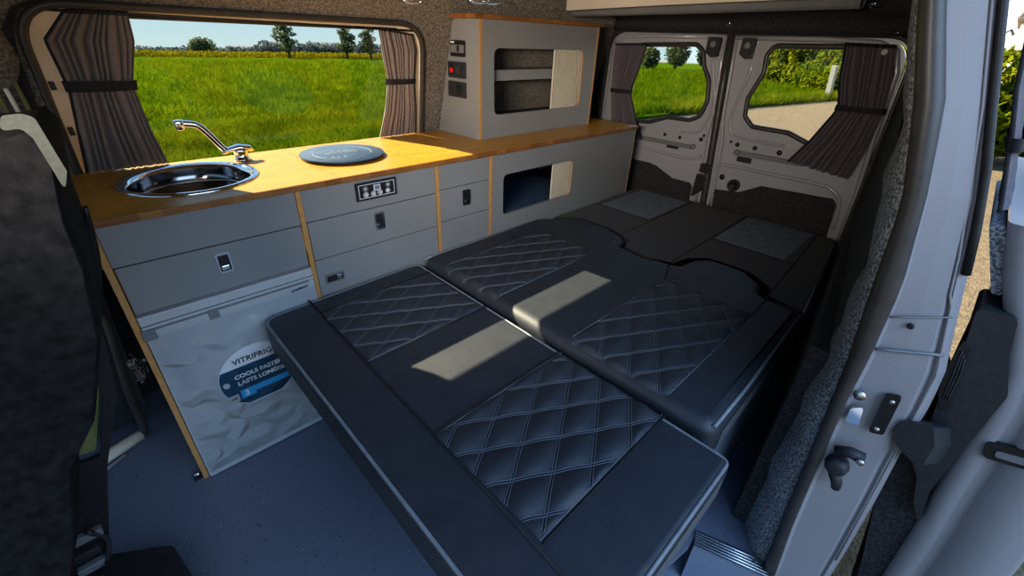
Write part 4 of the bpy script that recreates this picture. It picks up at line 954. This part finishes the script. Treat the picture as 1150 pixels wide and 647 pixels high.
# rear cushion of dark cloth with two grey squares
ZR = .425
cc = thing('bed_cushion', 'rear dark cloth bed cushion with two grey quilted squares by the doors', 'cushion', (1.75, -.46, ZR - .1), 'bed cushions')
LC = rpoly([(2.045, -.004), (1.345, -.006), (1.434, -.095), (1.434, -.25), (1.392, -.356), (1.330, -.372), (1.309, -.475), (1.338, -.568), (1.41, -.578), (1.470, -.62), (1.470, -.756), (1.410, -.831), (1.350, -.850), (1.328, -.958), (2.045, -.880)],
           [.02, .02, .04, .05, .03, .02, .04, .02, .03, .05, .05, .03, .02, .02, .02], 6)
bm = BM(); pad(bm, LC, ZR - .09, ZR, .012); obj('pad', bm, 'cloth', cc)
piping(cc, [(1.345, -.950, ZR - .004), (1.6, -.922, ZR - .004), (2.03, -.876, ZR - .004)], .003)
piping(cc, [(1.37, -.014, ZR - .003), (2.02, -.012, ZR - .003)], .003)
for (x0, x1, y0, y1) in ((1.65, 1.995, -.285, -.045), (1.668, 2.035, -.800, -.552)):
    quilt(cc, x0, x1, y0, y1, ZR, .0022, 0, 'greyquilt', p1=(.62, .066, y0), p2=(.62, .066, y0), stitch=None)
for y in (-.012, -.295, -.545, -.812): pass
for a, b in (((1.43, -.30), (2.03, -.295)), ((1.36, -.548), (2.03, -.542)), ((1.34, -.852), (2.03, -.812)), ((1.645, -.02), (1.645, -.295)), ((1.66, -.542), (1.66, -.84))):
    seam(cc, [(a[0], a[1], ZR + .0004), (b[0], b[1], ZR + .0004)], 'tape', .0022)

# what the bed rests on
bb = thing('bed_board', 'folding bed board on slim legs under the front leather cushion', 'bed', (.46, -.5, .32))
bm = BM(); box(bm, .245, -.99, .322, .700, -.03, .3385, .002); obj('board', bm, 'lam', bb)
for x, y in ((.30, -.94), (.66, -.94), (.66, -.10)):
    bm = BM(); box(bm, x - .012, y - .012, .0005, x + .012, y + .012, .3215, .002); obj('leg', bm, 'alu', bb)
bs = thing('bench_box', 'blue grey seat box under the middle leather cushion', 'bench', (1.03, -.5, 0))
bm = BM(); box(bm, .735, -.950, .0005, 1.30, -.02, .3365, .004); obj('box', bm, 'sidegrey', bs)
rb = thing('rear_box', 'dark carpeted platform under the rear cloth cushion', 'platform', (1.7, -.45, 0))
bm = BM(); prism(bm, [(1.305, -.02), (2.05, -.02), (2.05, -.870), (1.31, -.945)], [], (0, 0, .0005), (1, 0, 0), (0, 1, 0), (0, 0, .333)); obj('box', bm, 'darkfelt', rb)
# red seat belt buckle in the gap beside the bed
bk = thing('seatbelt_buckle', 'black seatbelt buckle with red button beside the bed', 'buckle', (1.36, -1.0, .30))
rotm = Matrix.Translation((1.36, -1.008, .362)) @ Matrix.Rotation(-.5, 4, 'Z') @ Matrix.Rotation(.7, 4, 'X')
bm = BM(); box(bm, -.022, -.010, -.05, .022, .010, .020, .004); bm.transform(rotm); obj('housing', bm, 'blk', bk)
bm = BM(); box(bm, -.018, -.007, .018, .018, .007, .0245, .002); bm.transform(rotm); o_ = obj('button', bm, 'red', bk); o_['label'] = 'red release button'
bm = BM(); tube(bm, [(1.362, -1.006, .33), (1.37, -.990, .22), (1.38, -.975, .10)], .008, 8); obj('stalk', bm, 'blk', bk)

# ================================================================== CAB END
fs = thing('front_seat', 'black cloth front seat seen from behind, close on the left', 'seat', (-.15, -.5, 0))
prof = [(.956, .010), (.962, .028), (.945, .036), (.87, .021), (.81, .017), (.717, .0), (.60, -.045), (.545, -.086), (.42, -.125), (.30, -.176), (.14, -.232)]
fullp = [(x, z) for z, x in prof] + [(-.36, .14), (-.26, .42), (-.17, .72), (-.12, .90), (-.06, .955)]
bm = BM()
def sec(y, k): return [V(x - (1 - k) * .05 - .09 * max(0, -.25 - y), y, z - (1 - k) * .03 if z > .8 else z) for x, z in fullp]
strips(bm, [[p for p in sec(y, k)] + [sec(y, k)[0]] for y, k in ((-.44, .9), (-.43, .97), (-.41, 1.0), (-.33, 1), (-.265, .98), (-.235, .9), (-.225, .7))])
for y_, k_, fl_ in ((-.44, .9, 1), (-.225, .7, 0)):
    bm.faces.new([bm.verts.new(p) for p in sec(y_, k_)])
bmesh.ops.remove_doubles(bm, verts=bm.verts, dist=.0004)
obj('backrest', bm, 'seat', fs)
bm = BM(); prism(bm, rpoly([(-0.006, 0.976), (0.008, 0.977), (0.016, 0.973), (0.021, 0.919), (0.013, 0.899), (0.008, 0.954), (0.003, 0.964), (-0.012, 0.962)], .006), [], (0, -.4425, 0), (1, 0, 0), (0, 0, 1), (0, -.003, 0)); obj('shoulder_belt', bm, 'beltgrey', fs)
bm = BM(); tube(bm, smoothpath([(.020, -.30, .84), (.006, -.27, .76), (-.006, -.26, .70)], 4), [.003, .004, .005, .006, .006, .005, .004, .003, .002], 6); obj('cover_fold', bm, 'blk', fs)
bm = BM(); box(bm, -.42, -.52, .012, -.245, -.24, .140, .02); obj('seat_base', bm, 'blk', fs)
bm = BM(); prism(bm, rpoly([(-.100, .55), (-.066, .531), (-.075, .473), (-.119, .355), (-.17, .36)], .006), [], (0, -.165, 0), (1, 0, 0), (0, 0, 1), (0, .02, 0)); o_ = obj('side_foam', bm, 'olive', fs); o_['label'] = 'olive green foam at the side of the seat'
bm = BM(); prism(bm, rpoly([(-.26, .62), (-.03, .60), (-.055, .466), (-.116, .321), (-.204, .04), (-.30, .04)], .03), [rpoly([(-.105, .555), (-.062, .535), (-.071, .473), (-.116, .350), (-.175, .355)], .01)], (0, -.172, 0), (1, 0, 0), (0, 0, 1), (0, -.012, 0)); obj('side_shield', bm, 'blk', fs)
for k, (x, z) in enumerate(((-.195, .19), (-.205, .15), (-.21, .11), (-.20, .07))):
    bm = BM(); box(bm, x - .02, -.200, z - .008, x + .028 - .006 * (k % 2), -.184, z + .010, .003); obj('recliner_part', bm, 'blkrough' if k % 2 else 'grey', fs)
bm = BM(); tube(bm, smoothpath([(-.185, -.20, .21), (-.17, -.195, .16), (-.19, -.2, .10), (-.205, -.2, .04)], 5), .005, 6); obj('recliner_cable', bm, 'blkrough', fs)
# low black block on the floor
fb = thing('floor_block', 'low black rounded block on the floor at lower left', 'block', (-.13, -.3, 0))
bm = BM(); prism(bm, rpoly([(-.190, -.185), (-.082, -.255), (-.082, -.45), (-.190, -.45)], [.012, .035, .02, .02], 5), [], (0, 0, .0005), (1, 0, 0), (0, 1, 0), (0, 0, .115))
bmesh.ops.bevel(bm, geom=[e for e in bm.edges if e.calc_face_angle(0) > 1.2 and max(v.co.z for v in e.verts) > .1 and min(v.co.z for v in e.verts) > .1], offset=.012, segments=3, affect='EDGES'); obj('cover', bm, 'blk', fb)
# trim panel, rubber run and sill tube by the cab
bm = BM(); prism(bm, [(-.40, .02), (-.06, .02), (-.050, .20), (-.030, .47), (-.04, .60), (-.40, .60)], [], (0, .33, 0), (1, 0, 0), (0, 0, 1), (0, .02, 0)); struct('trim_15', bm, 'blkrough')
bm = BM(); tube(bm, smoothpath([(-.12, .315, .43), (-.075, .300, .42), (-.050, .29, .395), (-.058, .28, .30), (-.075, .27, .16), (-.080, .27, .05), (-.085, .27, .012)], 6), .011, 8); struct('trim_16', bm, 'rubber')
bm = BM(); tube(bm, [(-.25, .205, .018), (-.19, .228, .016), (-.095, .272, .014)], .017, 12); struct('trim_17', bm, 'cream')
bm = BM(); tube(bm, [(-.25, .160, .004), (-.185, .20, .004), (-.14, .225, .004)], .005, 8); struct('trim_18', bm, 'white')
# headrest-like pad on the wall by the cab
bm = BM(); tube(bm, smoothpath([(-.035, .345, .93), (-.015, .33, .99), (-.02, .315, 1.06)], 4), [.012, .02, .026, .03, .032, .03, .028, .024, .016], 10); struct('trim_19', bm, 'felt')

# ================================================================== LAMPS AND HOOKS ON THE ROOF
def roofhook(x, y, z, label, s=1):
    h = thing('roof_hook', label, 'hook', (x, y, z), 'chrome roof fittings')
    bm = BM(); lathe(bm, [(.013 * s, 0), (.014 * s, -.002), (.010 * s, -.004), (0, -.004)], (x, y, z), 'z', 18); obj('plate', bm, 'chrome', h)
    bm = BM(); tube(bm, smoothpath([(x - .016, y + .008, z - .004), (x - .006, y + .003, z - .009), (x + .008, y - .006, z - .009), (x + .018, y - .014, z - .005)], 4), .0026 * s, 8); obj('hook', bm, 'chrome', h)
roofhook(.700, -.080, 1.128, 'chrome fitting on the roof lining above the side window')
roofhook(.745, -.262, 1.128, 'left chrome fitting of the close pair above the upper cabinet')
roofhook(.772, -.272, 1.128, 'right chrome fitting of the close pair above the upper cabinet')
roofhook(1.985, -.285, 1.138, 'chrome fitting centred over the two rear doors')
roofhook(1.64, -.790, 1.170, 'chrome fitting under the roof near the door pillar')
roofhook(1.97, -.815, 1.116, 'chrome fitting in the corner above the right rear curtain')

# ================================================================== OUTSIDE
def gz(x, y): return -.45 - .0225 * max(0, y)
bm = BM(); prism(bm, [(-60, -40), (70, -40), (70, 75), (-60, 75)], [], (0, 0, -.47), (1, 0, 0), (0, 1, -.0225), (0, 0, -.02)); tg = struct('ground', bm, 'gravel')
fieldpoly = [(-60, 3.0), (3, 4.6), (8, 5.0), (12.2, 4.65), (15.6, 4.2), (20.5, 3.3), (26, 2.9), (40, 2.5), (62, 4), (62, 64), (-60, 64)]
bm = BM(); prism(bm, fieldpoly, [], (0, 0, -.46), (1, 0, 0), (0, 1, -.0225), (0, 0, .06)); fo = struct('field', bm, 'field')

def blades(n, dist, az, h, wdt, cond=None, seed=2):
    rr = random.Random(seed); vs = []; fs_ = []
    k = 0
    while k < n:
        D = 1 / rr.uniform(1 / dist[1], 1 / dist[0]) if rr.random() < .75 else rr.uniform(*dist)
        a = math.radians(rr.uniform(*az)); x, y = D * math.cos(a), D * math.sin(a)
        if cond and not cond(x, y): continue
        k += 1
        ln = h * rr.uniform(.6, 1.15) * (1 + .25 * math.sin(x * 1.3) * math.sin(y * 1.9)); ww = wdt * (1 + D / 14); b = rr.uniform(0, 2 * PI)
        dx, dy = math.cos(b) * ww, math.sin(b) * ww; lx, ly = rr.gauss(0, .28) * ln, rr.gauss(0, .28) * ln
        z = gz(x, y) + .03; i = len(vs)
        vs += [(x - dx, y - dy, z), (x + dx, y + dy, z), (x + lx * .5 + dx * .7, y + ly * .5 + dy * .7, z + ln * .65), (x + lx * .5 - dx * .7, y + ly * .5 - dy * .7, z + ln * .65), (x + lx * 1.5, y + ly * 1.5, z + ln)]
        fs_ += [(i, i + 1, i + 2, i + 3), (i + 3, i + 2, i + 4)]
    return vs, fs_
def meshobj(name, vs, fs_, m):
    me = bpy.data.meshes.new(name); me.from_pydata(vs, [], fs_); me.materials.append(M[m]); o = bpy.data.objects.new(name, me); C.objects.link(o); return o
def infield(x, y):
    if y < 2.5 or x > 60: return False
    return y > lerpk([(a, b) for a, b in fieldpoly[:9]], x) + .15
v_, f_ = blades(130000, (5.5, 42), (8, 97), .28, .0065, infield)
wo = meshobj('wheat', v_, f_, 'wheat'); wo['kind'] = 'stuff'; tag(wo, 'young green wheat growing across the field outside the side window', 'crop')

def leafmass(blobs, n, size, seed, taper=None):
    """leaf quads scattered through ellipsoids (centre, radii)"""
    rr = random.Random(seed); vs = []; fs_ = []
    tot = sum(b[1][0] * b[1][2] for b in blobs)
    for c, r in blobs:
        for _ in range(int(n * r[0] * r[2] / tot)):
            while True:
                p = V(rr.uniform(-1, 1), rr.uniform(-1, 1), rr.uniform(-1, 1))
                if .35 < p.length < 1: break
            p = p * (p.length ** -.35)
            q = V(c[0] + p.x * r[0], c[1] + p.y * r[1], c[2] + p.z * r[2])
            a = V(rr.gauss(0, 1), rr.gauss(0, 1), rr.gauss(0, 1)).normalized(); b = a.cross(V(rr.gauss(0, 1), rr.gauss(0, 1), rr.gauss(0, 1))).normalized()
            s = size * rr.uniform(.6, 1.4); i = len(vs)
            vs += [q - a * s, q + b * s * .55, q + a * s, q - b * s * .55]; fs_.append((i, i + 1, i + 2, i + 3))
    return vs, fs_
def dirpt(az, D, z): a = math.radians(az); return V(CAM.x + D * math.cos(a), CAM.y + D * math.sin(a), z)
# far edge of the field: flowering strip, low hedgerow
def arc(a0, a1, D, n): return [dirpt(a0 + (a1 - a0) * k / n, D, 0) for k in range(n + 1)]
bl = [((p.x, p.y, gz(p.x, p.y) + .26), (1.3, 1.3, .34)) for p in arc(40, 100, 56.5, 60)]
v_, f_ = leafmass(bl, 16000, .11, 21); o = meshobj('rapeseed', v_, f_, 'rape'); o['kind'] = 'stuff'; tag(o, 'yellow flowering rapeseed strip along the far edge of the field', 'crop')
rr = random.Random(5)
bl = [((p.x, p.y, gz(p.x, p.y) + .45), (1.3, 1.0, rr.uniform(.25, .5))) for p in arc(72, 100, 60.5, 40)] + [((p.x, p.y, gz(p.x, p.y) + .6), (1.3, 1.0, rr.uniform(.5, 1.0))) for p in arc(40, 72, 60.5, 46)]
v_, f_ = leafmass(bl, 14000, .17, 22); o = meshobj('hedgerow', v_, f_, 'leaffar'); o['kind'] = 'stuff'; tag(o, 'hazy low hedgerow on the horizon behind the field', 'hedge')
def tree(az, D, h, cr, label, n=2600, leaf='leaftree', bush=False, seed=1, size=.11, group=None):
    rr = random.Random(seed); p = dirpt(az, D, 0); z0 = gz(p.x, p.y)
    t = thing('bush' if bush else 'tree', label, 'bush' if bush else 'tree', (p.x, p.y, z0), group)
    if bush: blobs = [((p.x + rr.uniform(-.4, .4) * cr, p.y + rr.uniform(-.4, .4) * cr, z0 + h * .52 + rr.uniform(-.1, .1) * h), (cr * .7, cr * .7, h * .42)) for _ in range(6)]
    else:
        blobs = []
        for k in range(13):
            tt = (k + .5) / 13; zz = z0 + h * (.20 + .76 * tt); w_ = cr * math.sin(PI * (.16 + .80 * tt)) ** .7
            blobs.append(((p.x + rr.uniform(-.5, .5) * w_, p.y + rr.uniform(-.5, .5) * w_, zz), (w_ * rr.uniform(.45, .7), w_ * rr.uniform(.45, .7), h * rr.uniform(.05, .09))))
    v_, f_ = leafmass(blobs, n, size, seed + 40)
    o = meshobj('foliage', v_, f_, leaf); o.parent = t; o.location = -t.location
    bm = BM(); tube(bm, [(p.x, p.y, z0), (p.x + .05, p.y, z0 + h * .4), (p.x - .04, p.y, z0 + h * .85)], [.16, .10, .02], 8)
    if not bush:
        for k in range(7):
            a = rr.uniform(0, 6.28); zz = z0 + h * rr.uniform(.25, .7); tube(bm, [(p.x, p.y, zz), (p.x + math.cos(a) * cr * .6, p.y + math.sin(a) * cr * .6, zz + h * .13)], [.05, .015], 5)
    obj('trunk', bm, 'bark', t)
    return t
tree(77.4, 58.3, 1.75, 1.2, 'round bush alone on the horizon, left in the side window', 1500, 'leaftree', True, 3, .12)
tree(69.9, 54.5, 3.75, 1.35, 'leftmost of the three tall trees beyond the field', 1500, seed=4, group='tall trees beyond the field')
tree(64.1, 54.5, 3.35, 1.25, 'middle one of the three tall trees beyond the field', 1400, seed=6, group='tall trees beyond the field')
tree(61.6, 54.5, 3.1, 1.2, 'rightmost of the three tall trees, next to the tied curtain', 1300, seed=9, group='tall trees beyond the field')
def barn(az, D, w_, h, label):
    p = dirpt(az, D, 0); z0 = gz(p.x, p.y); t = thing('barn', label, 'building', (p.x, p.y, z0), 'far farm buildings')
    u = V(-math.sin(math.radians(az)), math.cos(math.radians(az)), 0); dv = V(math.cos(math.radians(az)), math.sin(math.radians(az)), 0)
    bm = BM(); prism(bm, [(-w_ / 2, 0), (w_ / 2, 0), (w_ / 2, h * .62), (-w_ / 2, h * .62)], [], p + V(0, 0, z0), u, V(0, 0, 1), dv * 3); obj('wall', bm, 'build', t)
    bm = BM(); prism(bm, [(-.3, h * .6), (3.3, h * .6), (1.5, h)], [], p + V(0, 0, z0) - u * (w_ / 2 + .2), dv, V(0, 0, 1), u * (w_ + .4)); obj('roof', bm, 'build', t)
barn(74.3, 61, 2.4, 1.0, 'long low far building on the horizon, left of the tall trees')
barn(70.9, 61, 2.4, 1.45, 'far building on the horizon just left of the leftmost tall tree')
barn(66.5, 61, 3.0, 1.5, 'far building on the horizon between the leftmost and middle tall trees')
# trees seen through the left rear door
tree(30.2, 46, 2.0, .9, 'leftmost tree on the horizon through the left rear window', 1300, 'leaftree', True, 31, .12, 'trees through the left rear window')
tree(27.2, 46, 2.35, 1.1, 'middle tree on the horizon through the left rear window', 1600, 'leaftree', True, 32, .12, 'trees through the left rear window')
tree(24.1, 46, 2.2, 1.1, 'rightmost tree on the horizon through the left rear window', 1600, 'leaftree', True, 33, .12, 'trees through the left rear window')
# hedge beyond the lane through the right rear door
hp = [(29, 11.2), (28.6, 10.2), (28.2, 9.2), (27.6, 8.3), (27, 7.3), (26, 6.2), (25, 5.4), (23.5, 4.6), (22.8, 3.8), (22.5, 2.9), (22.5, 2.0), (22.5, 1.0)]
bl = []
rr = random.Random(8)
for x, y in hp:
    bl += [((x + 1.2, y, gz(x, y) + .55), (1.1, .75, .75)), ((x + 1.6, y + rr.uniform(-.3, .3), gz(x, y) + 1.35 + rr.uniform(-.1, .2)), (1.1, .8, .62))]
bl += [((x + 3.2, y + 1.5, gz(x, y) + 2.0 + rr.uniform(-.2, .2)), (1.0, 1.0, .8)) for x, y in hp]
v_, f_ = leafmass(bl, 60000, .095, 51); o = meshobj('hedge', v_, f_, 'leafhedge'); tag(o, 'tall sunlit hedge beyond the lane, through the right rear window', 'hedge')
vv, ff_ = [], []
rr = random.Random(12)
for k in range(9000):
    t = rr.random(); x = lerpk([(0, 11.5), (.45, 15.6), (1, 21.8)], t); y = lerpk([(0, 4.75), (.45, 4.2), (1, 3.0)], t) + rr.uniform(-.1, .8) ; z = gz(x, y)
    a = rr.uniform(0, 6.28); h = rr.uniform(.12, .34); i = len(vv); dx, dy = math.cos(a) * .018, math.sin(a) * .018; lx, ly = rr.gauss(0, .07), rr.gauss(0, .07)
    vv += [(x - dx, y - dy, z), (x + dx, y + dy, z), (x + lx, y + ly, z + h)]; ff_.append((i, i + 1, i + 2))
o = meshobj('verge_grass', vv, ff_, 'leafhedge'); o['kind'] = 'stuff'; tag(o, 'rough sunny grass on the bank between lane and field', 'grass')
pz = gz(20.9, 3.3)
ps = thing('marker_post', 'leaning pale grey post at the lane side before the hedge', 'post', (20.9, 3.3, pz))
bm = BM(); box(bm, -.12, -.05, 0, .12, .05, 1.15, .01); bm.transform(Matrix.Translation((20.9, 3.3, pz)) @ Matrix.Rotation(.9, 4, 'Z') @ Matrix.Rotation(-.12, 4, 'X')); obj('post', bm, 'grey', ps)
bm = BM(); box(bm, -.05, -.055, .1, .0, -.05, 1.1); bm.transform(Matrix.Translation((20.9, 3.3, pz)) @ Matrix.Rotation(.9, 4, 'Z') @ Matrix.Rotation(-.12, 4, 'X')); obj('pale_stripe', bm, 'fridgetrim', ps)
# hedge and white house seen past the open sliding door
bl = [((10.5 + .25 * k, -.6 - .55 * k, gz(0, 0) + .55 + .05 * (k % 3)), (.7, .55, .55)) for k in range(6)] + [((10.8 + .25 * k, -.5 - .55 * k, gz(0, 0) + 1.25 + .06 * (k % 2)), (.7, .5, .35)) for k in range(6)]
v_, f_ = leafmass(bl, 16000, .06, 61); o = meshobj('hedge', v_, f_, 'leafhedge'); tag(o, 'clipped yellow green hedge below the white house, right edge of view', 'hedge')
hs = thing('house', 'white house with brown tiled roof beyond the hedge, right edge of view', 'building', (20, -1.5, -.45))
bm = BM(); box(bm, 18.5, -4.2, -.45, 24, -.85, 2.0); obj('wall', bm, 'whitewall', hs)
bm = BM(); prism(bm, [(-4.3, 1.95), (-.72, 1.95), (-.95, 2.55), (-4.3, 2.55)], [], (18.3, 0, 0), (0, 1, 0), (0, 0, 1), (6, 0, 0)); obj('roof', bm, 'roof', hs)
bm = BM(); box(bm, 18.2, -4.3, 1.90, 18.32, -.75, 1.98, .01); obj('gutter', bm, 'grey', hs)
bm = BM(); tube(bm, [(18.35, -.80, 1.6), (18.2, -.72, 1.7), (18.2, -.60, 1.62)], .03, 8); obj('wall_lamp', bm, 'grey', hs)
